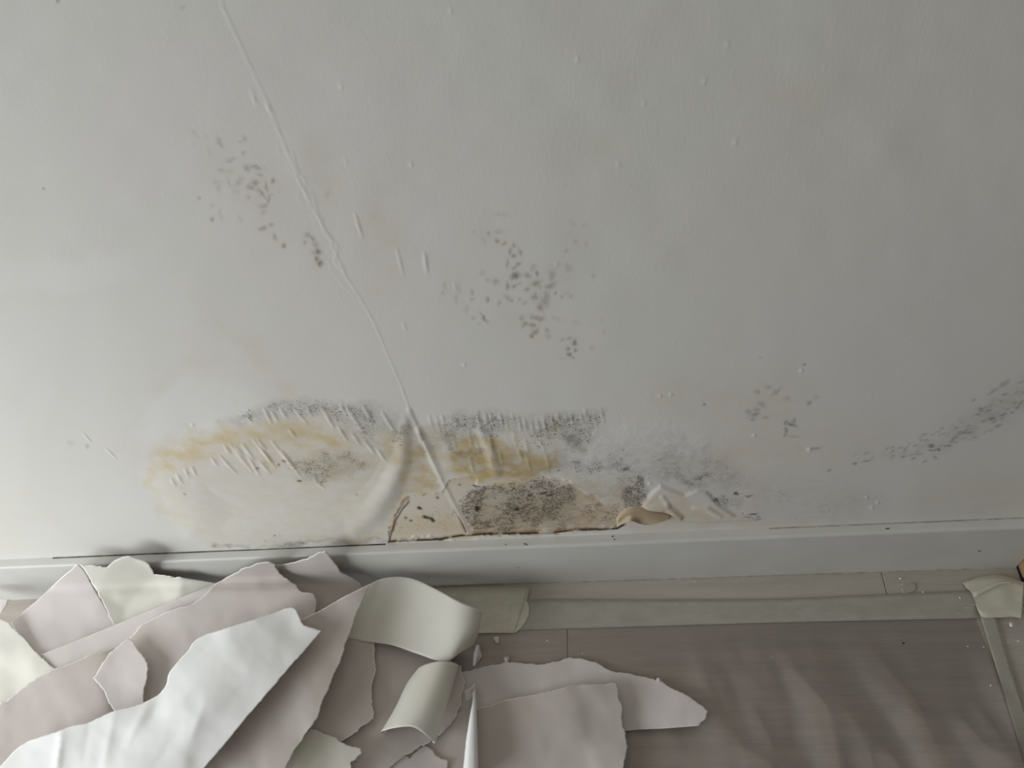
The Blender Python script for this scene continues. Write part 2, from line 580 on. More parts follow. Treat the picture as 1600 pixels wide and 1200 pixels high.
add('speck', stroke([(1170, 802, 14, .62), (1240, 803, 14, .62), (1300, 800, 12, .45)]))
add('haze', stroke([(1200, 770, 40, .10), (1290, 780, 40, .12)]))
add('brown', poly([(790, 795), (850, 790), (960, 795), (975, 815), (960, 828), (800, 834)], 10), 0.34)
add('brown', stroke([(830, 812, 16, .45)]))
add('brown', stroke([(915, 780, 12, .28), (930, 795, 12, .40)]))
add('yellow', poly([(880, 740), (985, 760), (990, 820), (880, 830)], 18), 0.30)
add('yellow', poly([(740, 785), (900, 780), (900, 835), (740, 838)], 10), 0.35)
add('yellow', poly([(615, 810), (700, 800), (735, 838), (612, 846)], 10), 0.34)
add('yellow', poly([(990, 785), (1040, 765), (1130, 795), (1170, 812), (1000, 818)], 8), 0.34)
add('bare', poly([(975, 829), (1000, 822), (1060, 814), (1180, 813), (1300, 808), (1260, 820), (1000, 836)], 2), 0.55)
add('speck', poly([(890, 745), (985, 750), (985, 800), (900, 800)], 12), 0.34)
add('haze', poly([(895, 745), (985, 752), (980, 790), (905, 790)], 12), 0.14)
# grubby line above the skirting on the left
add('haze', stroke([(330, 852, 6, .45), (352, 850, 7, .50), (380, 856, 5, .3), (440, 850, 6, .35), (560, 846, 7, .35), (600, 846, 6, .25)]))
add('yellow', stroke([(330, 846, 12, .22), (460, 842, 14, .25), (600, 840, 12, .35)]))
def rough(iv):
    I, v = iv
    return I, v * (0.35 + 0.65 * sstep(0.30, 0.52, fbm(PX[I], PY[I], 9, 3, 12.0)))


# dirty torn outline of the bare patch
EDGE = [(607, 847), (612, 828), (619, 811), (628, 796), (638, 785)]
add('brown', stroke([(x, y, 3.6, .6) for x, y in EDGE], 0.9, True))
add('mark', rough(stroke([(x + 1, y, 2.4, .8) for x, y in EDGE], 0.9, False)))
FOOT = [(607, 847), (640, 845), (690, 843), (718, 838), (735, 835), (760, 835), (800, 834.5), (860, 832), (900, 829), (940, 828), (965, 824), (975, 820)]
add('brown', rough(stroke([(x, y - 1, 4.6, .9) for x, y in FOOT], 0.9, False)))
FJ = [(x + 0.0, y + 1.2 * math.sin(x * 0.9)) for x, y in FOOT]
add('mark', rough(stroke([(x, y + 1.0, 2.3, 1.0) for x, y in FJ], 0.8, False)))
add('mark', stroke([(716, 808, 2.0, .55), (724, 822, 2.4, .8), (728, 832, 2.4, .75)], 0.8, False))
add('brown', stroke([(716, 806, 4, .5), (726, 830, 5, .6), (745, 815, 5, .5), (760, 822, 5, .6)], 0.9, False))

add('haze', poly([(340, 664), (380, 640), (440, 630), (520, 628), (590, 634), (640, 655), (640, 680), (560, 668), (500, 655), (400, 655)], 10), 0.30)
add('haze', poly([(660, 668), (700, 652), (800, 648), (900, 640), (945, 645), (930, 680), (880, 690), (800, 672), (720, 700), (670, 700)], 12), 0.30)
add('haze', poly([(700, 700), (770, 705), (880, 700), (900, 730), (850, 745), (760, 735), (700, 725)], 12), 0.22)
add('haze', poly([(890, 715), (960, 700), (1060, 700), (1150, 725), (1180, 760), (1130, 770), (1010, 750), (900, 745)], 18), 0.22)
add('speck', poly([(890, 700), (960, 690), (1060, 690), (1150, 720), (1190, 760), (1130, 775), (1010, 760), (900, 750)], 16), 0.42)
add('speck', poly([(650, 665), (760, 650), (950, 642), (930, 690), (860, 700), (720, 690), (660, 700)], 10), 0.62)
add('speck', poly([(560, 650), (640, 660), (640, 700), (600, 705), (540, 690)], 10), 0.55)
add('haze', poly([(470, 712), (540, 700), (575, 712), (560, 735), (500, 750), (460, 740)], 12), 0.30)
add('speck', poly([(455, 712), (540, 695), (580, 712), (560, 738), (500, 755), (450, 735)], 10), 0.62)
add('brown', poly([(470, 712), (550, 700), (580, 715), (540, 740), (480, 745)], 14), 0.12)
add('haze', poly([(1170, 745), (1280, 745), (1380, 780), (1330, 808), (1180, 808)], 20), 0.12)
add('brown', poly([(1000, 700), (1120, 720), (1200, 760), (1180, 800), (1060, 760)], 20), 0.08)
add('brown', poly([(880, 760), (960, 755), (990, 790), (975, 822), (890, 828)], 12), 0.22)
add('brown', poly([(640, 690), (700, 690), (860, 710), (880, 735), (800, 760), (700, 760), (650, 760)], 16), 0.12)
add('brown', stroke([(1015, 794, 7, .25), (1040, 796, 9, .45), (1062, 806, 6, .3)]))  # shading of the lifted paper fold, painted in as brown
add('yellow', stroke([(1005, 788, 14, .3), (1040, 790, 16, .5), (1075, 806, 12, .4)]))
# individual dark spots
def spot(x, y, a, b, ang, val, k='mark', soft=0.55):
    m_ = max(a, b) + 8
    I = sub(x - m_, y - m_, x + m_, y + m_)
    dx = PX[I] - x + (fbm(PX[I], PY[I], 5, 2, 2.0) - 0.5) * a * 0.8
    dy = PY[I] - y + (fbm(PX[I], PY[I], 5, 2, 6.0) - 0.5) * b * 0.8
    c, s = math.cos(math.radians(ang)), math.sin(math.radians(ang))
    r = np.hypot((dx * c + dy * s) / a, (-dx * s + dy * c) / b)
    add(k, (I, 1 - sstep(1 - soft, 1.0 + soft * 0.4, r)), val)


for s_ in ((656, 795, 5, 3, 20, .95), (665, 809, 8, 3.2, 22, .9), (674, 813, 8, 3.2, 26, .95), (746, 795, 6, 4.5, 0, 1.0), (808, 797, 4.2, 3.6, 0, .95),
           (634, 810, 3, 2, 30, .7), (642, 815, 3, 2, 10, .7), (683, 779, 3, 3, 0, .6), (718, 758, 3, 2, 0, .6), (720, 783, 2.5, 2.5, 0, .5),
           (745, 760, 12, 1.8, 5, .7), (850, 772, 10, 2.5, -15, .75), (828, 775, 5, 2.5, 0, .7), (860, 775, 7, 2.5, -10, .6), (1150, 771, 4, 3, 0, .75),
           (1120, 780, 5, 2.2, 15, .6), (1170, 775, 8, 2, -10, .5), (1178, 803, 8, 1.6, -5, .7), (688, 844, 6, 2, 0, .7), (873, 735, 3, 2, 0, .5),
           (900, 723, 8, 3, 10, .4), (978, 733, 6, 3, 0, .4), (935, 790, 6, 4, 0, .4),
           (437, 722, 3, 2, 40, .6), (445, 716, 4, 2.6, 20, .55), (403, 728, 4, 2, 10, .5), (468, 748, 4, 2.2, 0, .7), (290, 768, 4, 2, 30, .35),
           (430, 834, 2, 1.5, 0, .6), (415, 843, 2, 1.5, 0, .4), (472, 846, 4, 2, 0, .35), (335, 853, 7, 3, 10, .35), (558, 771, 4, 2.5, 0, .2),
           (68, 296, 2.5, 3.5, -20, .45), (90, 1, 3, 2, 0, .5), (285, 12, 5, 4, 0, .15), (110, 692, 6, 4, 20, .12), (137, 698, 4, 4, 20, .2),
           (990, 290, 5, 1.2, 5, .45), (1188, 558, 2, 1.5, 0, .5), (1257, 570, 3.5, 2, 0, .4), (1100, 632, 3, 2, 0, .4), (974, 702, 4, 1.2, -50, .5)):
    spot(*s_)

# elongated grey smudges, hand placed (x, y, half length, half width, angle, strength)
SM = [(305, 210, 10, 2.2, 40, .14), (345, 223, 9, 2.6, 55, .28), (382, 216, 4, 4, 30, .22), (376, 223, 3, 2, 0, .2), (380, 239, 3, 3, 0, .3), (360, 250, 8, 2.4, -10, .28),
      (386, 262, 6, 4, 30, .33), (398, 261, 12, 2.2, 18, .36), (358, 268, 8, 3, 0, .14), (398, 286, 6, 5, -30, .42), (392, 293, 6, 3, 20, .38), (406, 273, 5, 3, 40, .3),
      (408, 302, 9, 2.8, 45, .42), (417, 292, 8, 2.4, 70, .34), (420, 312, 8, 2.6, -70, .36), (427, 283, 3, 3, 0, .42), (412, 322, 7, 3, 0, .30), (389, 308, 3, 3, 0, .25),
      (412, 332, 4, 4, 0, .22), (372, 285, 9, 3, -50, .20), (358, 285, 8, 4, 60, .15), (340, 285, 10, 3, 10, .15), (342, 295, 6, 3, 80, .16), (345, 266, 6, 3, 0, .18),
      (311, 310, 3, 2.5, 30, .34), (332, 342, 2.5, 3.2, 0, .55), (331, 322, 6, 3, -40, .12), (344, 335, 7, 2, 90, .15), (376, 343, 5, 3, 60, .16), (369, 300, 6, 4, 0, .12),
      (411, 357, 6, 3.4, -10, .42), (424, 351, 4, 2, -10, .40), (430, 371, 3, 5, -20, .45), (444, 384, 3, 3.2, 30, .5), (437, 300, 3, 2, 0, .1),
      (480, 368, 5, 4, 30, .30), (487, 373, 7, 2.6, 40, .40), (477, 379, 2.5, 2.5, 0, .35), (497, 393, 4.5, 4, 40, .60), (490, 395, 4, 2, 20, .35), (495, 405, 4, 3, 45, .62),
      (500, 412, 4, 4, 45, .78), (512, 304, 3, 5, 20, .14), (493, 383, 6, 2.5, 50, .3), (327, 238, 7, 2, 50, .12), (320, 212, 5, 2, 45, .12)]
SM2 = [(764, 364, 3, 2.6, 0, .3), (778, 362, 7, 3, 0, .2), (776, 376, 4, 2.4, 40, .42), (789, 380, 5, 2.2, -30, .38), (756, 376, 2, 6, -20, .2), (741, 363, 2, 2, 0, .22),
       (803, 383, 2.4, 3, 0, .3), (797, 392, 2.2, 4, 10, .4), (813, 395, 2.4, 5, -20, .45), (802, 400, 4, 2, 0, .55), (793, 412, 2.2, 6, 0, .35), (809, 413, 5, 2.4, -20, .4),
       (803, 419, 4, 1.8, 0, .4), (805, 431, 6, 5, 0, .62), (825, 430, 6, 3.4, 15, .34), (833, 418, 4, 6, 20, .22), (839, 427, 2.4, 4, -20, .5), (774, 440, 5, 4.5, 0, .28),
       (755, 426, 4, 4, 0, .2), (762, 437, 3, 2, 0, .25), (793, 446, 3, 5, 10, .42), (803, 447, 4, 2.4, -30, .42), (812, 443, 3, 2, 0, .3), (838, 443, 7, 4, -10, .48),
       (824, 452, 4, 2.6, 0, .5), (836, 463, 5, 5, 30, .48), (844, 449, 3, 2, 0, .35), (863, 431, 4.5, 6, 10, .35), (861, 446, 9, 4, -20, .34), (854, 462, 5, 8, -20, .3),
       (852, 472, 6, 7, -30, .34), (845, 482, 5, 5, 40, .48), (838, 496, 9, 3, 10, .48), (845, 499, 4, 3.4, 30, .55), (816, 498, 4, 4, -20, .28), (820, 507, 5, 3, -40, .38),
       (833, 508, 8, 3.2, 15, .45), (835, 519, 6, 3.6, -20, .55), (831, 525, 3, 3, 0, .62), (762, 468, 3, 4, 0, .45), (738, 457, 2, 3.5, 0, .35), (737, 468, 3, 2, 0, .25),
       (718, 453, 3, 8, 0, .16), (712, 465, 3, 8, 0, .14), (695, 447, 3, 6, 0, .16), (692, 457, 3, 3, 0, .2), (728, 484, 4, 5, 0, .15), (757, 498, 2, 9, -35, .5),
       (740, 497, 3, 1.6, 0, .25), (748, 506, 2.4, 1.6, 0, .2), (780, 474, 3, 5, 0, .26), (793, 466, 6, 3, 30, .25), (800, 470, 2, 3, 0, .35), (812, 468, 3, 2.5, 0, .22),
       (820, 474, 4, 2.5, -20, .28), (888, 419, 5, 6, -30, .22), (900, 378, 4, 3, 30, .2), (884, 392, 4, 3, 0, .2), (916, 380, 3, 3, 0, .2), (868, 458, 2, 2, 0, .35),
       (878, 464, 2, 2, 0, .25), (892, 463, 3, 2, 20, .22), (886, 458, 5, 3, 0, .1), (855, 517, 4, 4, 0, .25), (857, 526, 4, 4, 40, .2), (879, 531, 4, 3, -40, .28),
       (890, 529, 4, 2, 0, .35), (898, 535, 3.4, 4, -30, .75), (888, 545, 3, 2.6, 0, .62), (899, 547, 2.4, 2.4, 0, .62), (890, 554, 4, 2.6, 20, .75), (895, 559, 3, 2, 30, .4),
       (900, 504, 6, 3, 10, .15), (925, 544, 4, 3, 0, .18), (927, 431, 3, 3, 0, .18), (944, 519, 2, 2, 0, .2), (940, 499, 2, 2, 0, .15), (785, 335, 9, 2, 10, .12),
       (912, 352, 3, 3, 0, .14), (895, 348, 8, 2, 30, .12), (870, 498, 12, 3, 20, .1), (880, 560, 8, 2, 10, .1), (865, 425, 10, 14, 0, .07)]
SM3 = [(1172, 645, 7, 4, 30, .28), (1180, 648, 8, 3.4, -10, .42), (1190, 632, 7, 3, 30, .35), (1196, 652, 6, 2, 0, .2), (1182, 640, 5, 4, 10, .35), (1176, 655, 5, 2.5, 0, .35),
       (1228, 660, 3, 3, 0, .40), (1238, 663, 8, 2, 20, .55), (1240, 658, 3, 4, 0, .42), (1229, 673, 3, 4, 0, .55), (1227, 680, 2.4, 2.4, 0, .4), (1240, 682, 10, 1.4, 5, .22),
       (1183, 612, 5, 2.5, 20, .30), (1201, 605, 6, 2.5, 0, .22), (1213, 611, 10, 2.5, -40, .24), (1230, 622, 5, 3, 0, .22), (1264, 629, 3.5, 3, 20, .35), (1275, 620, 3, 2, 0, .18),
       (1276, 700, 8, 2, -10, .32), (1232, 627, 7, 2, 0, .12), (1100, 632, 3, 2, 0, .3)]
for s_ in SM + SM2 + SM3:
    x, y, a, b, ang, v = s_
    spot(x, y, a * 1.1, b * 1.15, ang, v * 0.55, soft=0.8)
    spot(x, y, a * 1.5, b * 1.6, ang, v * 0.75, 'haze', 0.9)
    spot(x, y, a * 3, b * 3.5, ang, v * 0.30, 'yellow', 0.95)
# the trail that climbs to the right edge
for i in range(120):
    t = random.random() ** 0.8
    cx_ = 1330 + 300 * t
    cy_ = 716 - 20 * t - 95 * t * t
    sp_ = 5 + 26 * t
    x = cx_ + random.gauss(0, 5)
    y = cy_ + random.uniform(-sp_, sp_)
    a = random.uniform(3, 6.5)
    v = random.choice((.12, .18, .28, .42)) * (0.6 + 0.4 * t)
    spot(x, y, a, random.uniform(1.4, 2.4), random.uniform(-40, -10), v, soft=.8)
for s_ in ((1455, 696, 6, 3.4, -10, .55), (1467, 702, 4, 3, 0, .6), (1454, 703, 5, 2, 0, .4), (1483, 696, 5, 2, 0, .45), (1445, 720, 5, 2, -30, .4), (1461, 714, 4, 2, 40, .4),
           (1412, 713, 5, 2, -15, .45), (1428, 716, 5, 2, -10, .4), (1336, 724, 5, 3, 0, .5), (1355, 720, 9, 1.6, -10, .4), (1295, 735, 4, 3, 0, .35), (1510, 676, 14, 1.6, -5, .4),
           (1533, 640, 4, 5, 0, .5), (1528, 648, 5, 2, 0, .45), (1550, 655, 6, 2.4, -15, .55), (1568, 649, 7, 2, -30, .55), (1545, 641, 5, 2, 0, .45), (1582, 645, 4, 2.4, 0, .45),
           (1560, 666, 7, 3, -20, .35), (1550, 612, 12, 4, -35, .28), (1570, 600, 10, 4, -30, .28), (1596, 630, 8, 2, -40, .4), (1522, 625, 5, 3, -20, .3), (1488, 686, 10, 2, -60, .3)):
    spot(*s_, soft=.8)
add('haze', stroke([(1380, 712, 10, .08), (1460, 702, 16, .16), (1510, 672, 24, .2), (1560, 640, 40, .22), (1640, 600, 50, .22)]))
# white nicks and flecks
for x, y, r_ in ((1264, 702, 3), (1362, 793, 3), (1354, 777, 1.6), (1371, 785, 1.6), (1136, 69, 2.4), (1100, 128, 1.6), (1148, 222, 2.4), (966, 257, 1.4), (1252, 579, 1.8),
                 (1178, 680, 1.6), (300, 664, 2), (704, 18, 2.2), (532, 135, 2), (902, 92, 1.5), (1006, 160, 1.5), (642, 257, 1.6), (541, 252, 1.3), (725, 570, 1.8), (869, 412, 1.6),
                 (1015, 755, 2), (1031, 618, 1.6), (1048, 616, 1.6)):
    spot(x, y, r_, r_ * 1.5, 0, .55, 'fleck')
    raise_(stroke([(x, y, r_ + 2.5, 1)], 1.0, False), 0.6)

Iok = np.nonzero(ok)[0]
patch = 0.66 + 0.54 * sstep(0.36, 0.62, fbm(PX[Iok], PY[Iok], 24, 3, 31.0))
A['speck'][Iok] = np.clip(A['speck'][Iok] * patch, 0, 1)
A['haze'][Iok] = np.clip(A['haze'][Iok] * (0.45 + 0.45 * patch), 0, 0.8)

add('haze', stroke([(1045, 732, 6, .3), (1060, 746, 10, .5), (1078, 753, 12, .62), (1096, 749, 9, .5), (1112, 744, 5, .2)]))
add('haze', stroke([(1035, 728, 4, .35), (1060, 734, 5, .4), (1080, 738, 4, .2)]))
add('haze', stroke([(654, 676, 8, .45), (662, 694, 10, .55), (664, 704, 7, .35)]))
add('haze', stroke([(700, 702, 9, .45), (722, 708, 10, .52), (742, 706, 8, .45), (752, 704, 5, .2)]))
add('haze', stroke([(880, 684, 8, .35), (898, 694, 10, .5), (906, 704, 7, .3)]))
add('brown', stroke([(755, 742, 12, .22), (800, 740, 16, .34), (840, 738, 14, .36), (872, 728, 12, .3)]))
add('brown', stroke([(790, 822, 10, .35), (830, 815, 14, .5), (870, 822, 10, .35), (930, 822, 8, .35)]))
add('yellow', stroke([(640, 700, 18, .5), (655, 725, 18, .62), (672, 750, 16, .55), (650, 765, 14, .45)]))

# --- relief ---------------------------------------------------------
SEAM = [(340, -20), (349, 15), (400, 125), (423, 172), (450, 240), (467, 282), (488, 325), (510, 362), (540, 432), (560, 462), (585, 505), (606, 555), (626, 600), (640, 640), (662, 690),
        (690, 750), (716, 800), (732, 833)]
raise_(stroke([(x, y, 2.4, 1) for x, y in SEAM], 1.0, False), 0.24)
raise_(stroke([(x - 7 + 2 * math.sin(y * .3), y + 1, 3.0, .7) for x, y in SEAM[3:10]], 1.0, True), 0.16)
raise_(stroke([(x + 4, y, 4, 1) for x, y in SEAM[4:9]], 1.0, True), 0.2)
raise_(stroke([(x - 1, y, 6, 1) for x, y in SEAM[13:]], 0.8, False), 0.5)
I, v = stroke([(x + 1, y, 5, 1) for x, y in SEAM[14:]], 0.6, False)      # clean paper lip over the seam
for k in ('speck', 'haze', 'brown'):
    A[k][I] *= (1 - 0.85 * v)
A['pale'][I] = np.maximum(A['pale'][I], v * 0.9)


def emboss(x0, y0, x1, y1, w_, mm):
    raise_(stroke([(x0, y0, w_ * .7, .6), ((x0 + x1) / 2, (y0 + y1) / 2, w_, 1), (x1, y1, w_ * .7, .5)], 1.0, False), mm)


def zz(l):
    return [(200 + a / 3.556, 580 + b / 3.556, 200 + c / 3.556, 580 + d / 3.556) for a, b, c, d in l]


for q in zz([(760, 205, 800, 275), (800, 215, 835, 265), (850, 205, 885, 250), (920, 195, 995, 275), (1000, 200, 1020, 235), (1080, 195, 1145, 295), (1185, 185, 1205, 220),
             (1215, 185, 1310, 320), (1310, 190, 1365, 275), (1415, 225, 1485, 325), (660, 230, 690, 270), (700, 362, 800, 485), (725, 365, 770, 420), (805, 375, 965, 575),
             (640, 388, 700, 470), (515, 455, 605, 555), (575, 390, 690, 540), (680, 470, 730, 560), (470, 470, 500, 510), (540, 400, 570, 440), (320, 530, 340, 570),
             (275, 560, 305, 605), (245, 585, 265, 620), (360, 520, 380, 560), (900, 310, 935, 350), (1170, 290, 1220, 370), (1320, 370, 1370, 440), (1250, 330, 1290, 390),
             (860, 430, 930, 520), (740, 490, 790, 550), (1390, 420, 1430, 480), (1040, 590, 1090, 640), (600, 400, 640, 450), (750, 420, 820, 520)]):
    emboss(*q, 4.6, 0.72)
for i in range(26):                                   # short upright puckers in the middle patch
    x = 672 + i * 10.6 + random.uniform(-3, 3)
    y = 652 + random.uniform(-6, 6) - (8 if x > 880 else 0)
    L = random.uniform(10, 24)
    emboss(x, y, x + L * 0.22, y + L, 4.2, random.uniform(.3, .75))
for i in range(14):
    x = random.uniform(700, 880)
    y = random.uniform(672, 720)
    emboss(x, y, x + 5, y + random.uniform(12, 24), 5.0, random.uniform(.3, .6))
for q in ((620, 388, 630, 430, 3, .5), (663, 395, 667, 425, 4, .7), (555, 335, 566, 372, 3, .6), (130, 678, 143, 692, 3, .6), (165, 700, 181, 716, 3, .6),
          (630, 505, 634, 515, 3, .5), (393, 140, 400, 165, 3, .5), (417, 165, 424, 175, 3, .5), (710, 440, 712, 455, 3, .4)):
    emboss(*q)
for i in range(150):                                  # tiny bumps in the lining
    x = random.uniform(-60, 1660)
    y = random.uniform(-60, 640)
    raise_(stroke([(x, y, 2.6, 1), (x + 1, y + random.uniform(2, 9), 2.4, .7)], 1.0, False), random.uniform(.05, .18))
# blister: raised skin with a soft fold at its right end
raise_(poly([(240, 745), (300, 690), (400, 650), (560, 640), (630, 660), (645, 700), (640, 730), (600, 790), (555, 835), (420, 850), (300, 830)], 26, False), 3.0)
raise_(poly([(330, 765), (520, 760), (590, 730), (585, 770), (540, 815), (350, 820)], 30, False), -2.0)
raise_(stroke([(634, 650, 12, .3), (631, 690, 16, .6), (628, 718, 20, .8), (610, 760, 24, 1), (585, 800, 26, .8), (555, 828, 20, .3)], 1.0, False), 2.4)
raise_(stroke([(655, 670, 8, .6), (668, 700, 10, .7), (690, 745, 8, .3)], 1.0, False), 1.5)
raise_(stroke([(752, 672, 12, .6), (768, 705, 14, 1), (775, 735, 14, .6)], 1.0, False), 2.0)
raise_(poly([(690, 690), (790, 690), (880, 705), (878, 730), (800, 760), (740, 750), (700, 735)], 14, False), 1.0)
I, v = poly(BARE, 1.6)
DISP[I] -= v * 0.0009
raise_(poly([(1003, 792), (1018, 770), (1032, 757), (1050, 765), (1070, 773), (1090, 765), (1104, 768), (1125, 790), (1150, 806), (1180, 811), (1120, 815), (1000, 814)], 3.5, False), 1.6)
raise_(stroke([(1012, 794, 8, .6), (1040, 790, 9, 1), (1062, 806, 7, .8)], 1.0, False), 2.4)
raise_(stroke([(1035, 775, 6, .7), (1045, 787, 5, .7)], 1.0, False), 1.2)
raise_(stroke([(1085, 792, 6, .5), (1105, 793, 7, .9), (1125, 805, 6, .4)], 1.0, False), 1.6)
raise_(stroke([(930, 700, 30, .5), (1000, 690, 40, .6), (1090, 700, 30, .5)], 1.0, True), 1.5)
I = np.nonzero(ok)[0]
DISP[I] += (fbm(PX[I], PY[I], 190, 3, 4.4) - 0.5) * 0.0018
edge = np.minimum(np.minimum((PX[I] + 250) / 200, (1850 - PX[I]) / 200), 1).clip(0, 1)
nz_ = (fbm(PX[I], PY[I], 240, 4, 21.0) - 0.5)
A['yellow'][I] = np.clip(A['yellow'][I] + np.clip(nz_, 0, 1) * 0.28 * edge, 0, 1)

# the skirting ledge hides the paper's foot: keep that line straight
DISP *= sstep(0.117, 0.121, Z)
co = np.stack([X, YW - DISP, Z], 1)
me = bpy.data.meshes.new('wall_back')
me.vertices.add(len(X))
me.vertices.foreach_set('co', co.ravel().astype(np.float32))
ii, jj = np.meshgrid(np.arange(nx - 1), np.arange(nz - 1))
a_ = (jj * nx + ii).ravel()
quads = np.stack([a_, a_ + 1, a_ + nx + 1, a_ + nx], 1).astype(np.int32)
me.loops.add(quads.size)
me.loops.foreach_set('vertex_index', quads.ravel())
me.polygons.add(len(quads))
me.polygons.foreach_set('loop_start', np.arange(0, quads.size, 4, dtype=np.int32))
me.polygons.foreach_set('use_smooth', np.ones(len(quads), bool))
me.update(calc_edges=True)
for k, v in A.items():
    at = me.attributes.new(k, 'FLOAT', 'POINT')
    at.data.foreach_set('value', v.astype(np.float32))
me.materials.append(M_WALL)
wall = bpy.data.objects.new('wall_back', me)
col.objects.link(wall)
tag(wall, kind='structure')

# curled flap of wallpaper at the foot of the wall
def catmull(p, n):
    p = np.array(p, float)
    q = np.vstack([2 * p[0] - p[1], p, 2 * p[-1] - p[-2]])
    out = []
    for i in range(1, len(q) - 2):
        for t in np.arange(n) / n:
            out.append(0.5 * ((2 * q[i]) + (-q[i - 1] + q[i + 1]) * t + (2 * q[i - 1] - 5 * q[i] + 4 * q[i + 1] - q[i + 2]) * t * t
                              + (-q[i - 1] + 3 * q[i] - 3 * q[i + 1] + q[i + 2]) * t ** 3))
    out.append(p[-1])
    return np.array(out)


def set_tear(o, vals):
    at = o.data.attributes.new('tear', 'FLOAT', 'POINT')
    at.data.foreach_set('value', np.asarray(vals, np.float32))


def loft_world(name, rows, nu, nv, mats, thick=0.0004, parent=None, jag=0.0, flip=False):
    """rows of 3-D control points -> smooth sheet with thickness"""
    rs = [catmull(r, nu) for r in rows]
    rs = np.array(rs)
    g = np.array([catmull(rs[:, k], nv) for k in range(rs.shape[1])])   # [u][v]
    nu_, nv_ = g.shape[:2]
    if jag:
        for k in range(nu_):
            j1 = (random.random() - .5) * jag
            j2 = (random.random() - .5) * jag
            d1 = g[k, 0] - g[k, 1]
            d2 = g[k, -1] - g[k, -2]
            g[k, 0] += d1 / (np.linalg.norm(d1) + 1e-9) * j1
            g[k, -1] += d2 / (np.linalg.norm(d2) + 1e-9) * j2
    vs = g.reshape(-1, 3)
    fs = []
    for i in range(nu_ - 1):
        for j in range(nv_ - 1):
            q = (i * nv_ + j, i * nv_ + j + 1, (i + 1) * nv_ + j + 1, (i + 1) * nv_ + j)
            fs.append(q[::-1] if flip else q)
    o = mesh_obj(name, vs, fs, mats, parent)
    te = np.zeros((nu_, nv_))
    te[:, 0] = te[:, -1] = 1
    te[0, :] = te[-1, :] = 1
    set_tear(o, te.ravel())
    s = o.modifiers.new('thickness', 'SOLIDIFY')
    s.thickness = thick
    s.offset = -1
    s.material_offset = 1
    s.material_offset_rim = 2
    return o


M_FLAP = paper_mat('damp_flap', (0.33, 0.23, 0.13), (0.50, 0.41, 0.28), (0.8, 0.72, 0.6))
M_FLAP2 = paper_mat('damp_flap_underside', (0.33, 0.21, 0.10), (0.42, 0.30, 0.17))
rows_ = []
for px, top, bot, r_ in ((964, 814, 823, .0015), (974, 803, 818, .004), (985, 798, 814, .007), (1000, 797, 819, .007), (1014, 798, 821, .008), (1030, 802, 817, .006), (1046, 806, 811, .002)):
    p0 = at_y(px, top, YW - 0.003)
    p1 = at_y(px, bot, YW - 0.003 - r_)
    h_ = p0[2] - p1[2]
    rows_.append([(p0[0], YW - 0.0005, p0[2] + .004), (p0[0], YW - 0.0035, p0[2]), (p0[0], YW - 0.003 - r_ * .25, p0[2] - h_ * .3),
                  (p0[0], YW - 0.003 - r_ * .3, p0[2] - h_ * .62), (p1[0], YW - 0.003 - r_ * .7, p1[2] + h_ * .06), (p1[0], YW - 0.003 - r_, p1[2] + h_ * .02)])
flap = loft_world('peeling_flap', rows_, 5, 5, [M_FLAP, M_FLAP2, M_RIM], 0.0005, wall, 0.003, flip=True)
tag(flap, 'damp yellow-brown flap of wallpaper curling off the wall')

# ------------------------------------------------------------------ skirting
prof = [(YW + 0.004, 0.0), (YS, 0.0), (YS, HS - 0.004), (YS + 0.0006, HS - 0.0016), (YS + 0.002, HS - 0.0004), (YS + 0.004, HS), (YW - 0.0009, HS + 0.0003), (YW + 0.004, HS + 0.0003)]
sk = profile_x('baseboard_back', prof, -2.2, 0.4705, M_SKIRT, n=4)
tag(sk, kind='structure')
cv = []
# thin strips between paper and skirting ledge; left one coloured like a shaded gap
gp = [(YW - 0.0018, HS + 0.0001), (YW - 0.0018, HS + 0.0006), (YW + 0.001, HS + 0.0006), (YW + 0.001, HS + 0.0001)]
cg = profile_x('caulk_gap_strip', gp, -0.80, -0.32, M_GAP, sk)
cg2 = profile_x('caulk_gap_strip', gp, 0.16, 0.4705, M_CAULK, sk)
cg3 = profile_x('caulk_gap_strip', [(YS - .0009, 0), (YS - .0009, .0012), (YS + .001, .0012), (YS + .001, 0)], -2.2, 0.4705, M_CAULK, sk)
# small nicks of dirt on the skirting
for px, py, s_ in ((820, 850, .0012), (823, 851.5, .0009), (957, 838, .0012), (960, 843, .0009), (1530, 861, .0012), (1385, 826, .001), (1388, 826, .001), (810, 887, .0008), (790, 851, .0008)):
    p = at_y(px, py, YS - 0.0002)
    if p[2] > HS - 0.001:
        p = at_h(px, py, HS + 0.0004)
    o = box('paint_nick', p[0] - s_, p[0] + s_, p[1] - s_ * .5, p[1] + s_ * .5, p[2] - s_ * .5, p[2] + s_ * .5, M_DARK, sk, bevel=s_ * .3)

# door lining at the far right where the skirting stops
dl = box('trim_1', 0.4775, 0.62, 0.372, 0.55, 0.004, 2.3, M_TRIM, bevel=0.002)
tag(dl, kind='structure')
re_ = box('raw_edge', 0.4718, 0.4775, 0.378, 0.41, 0.003, 0.11, M_RAWWOOD, dl, bevel=0.0015)
re2 = box('shadow_gap', 0.4706, 0.4790, 0.345, 0.41, 0.0003, 0.004, M_DARK, dl)

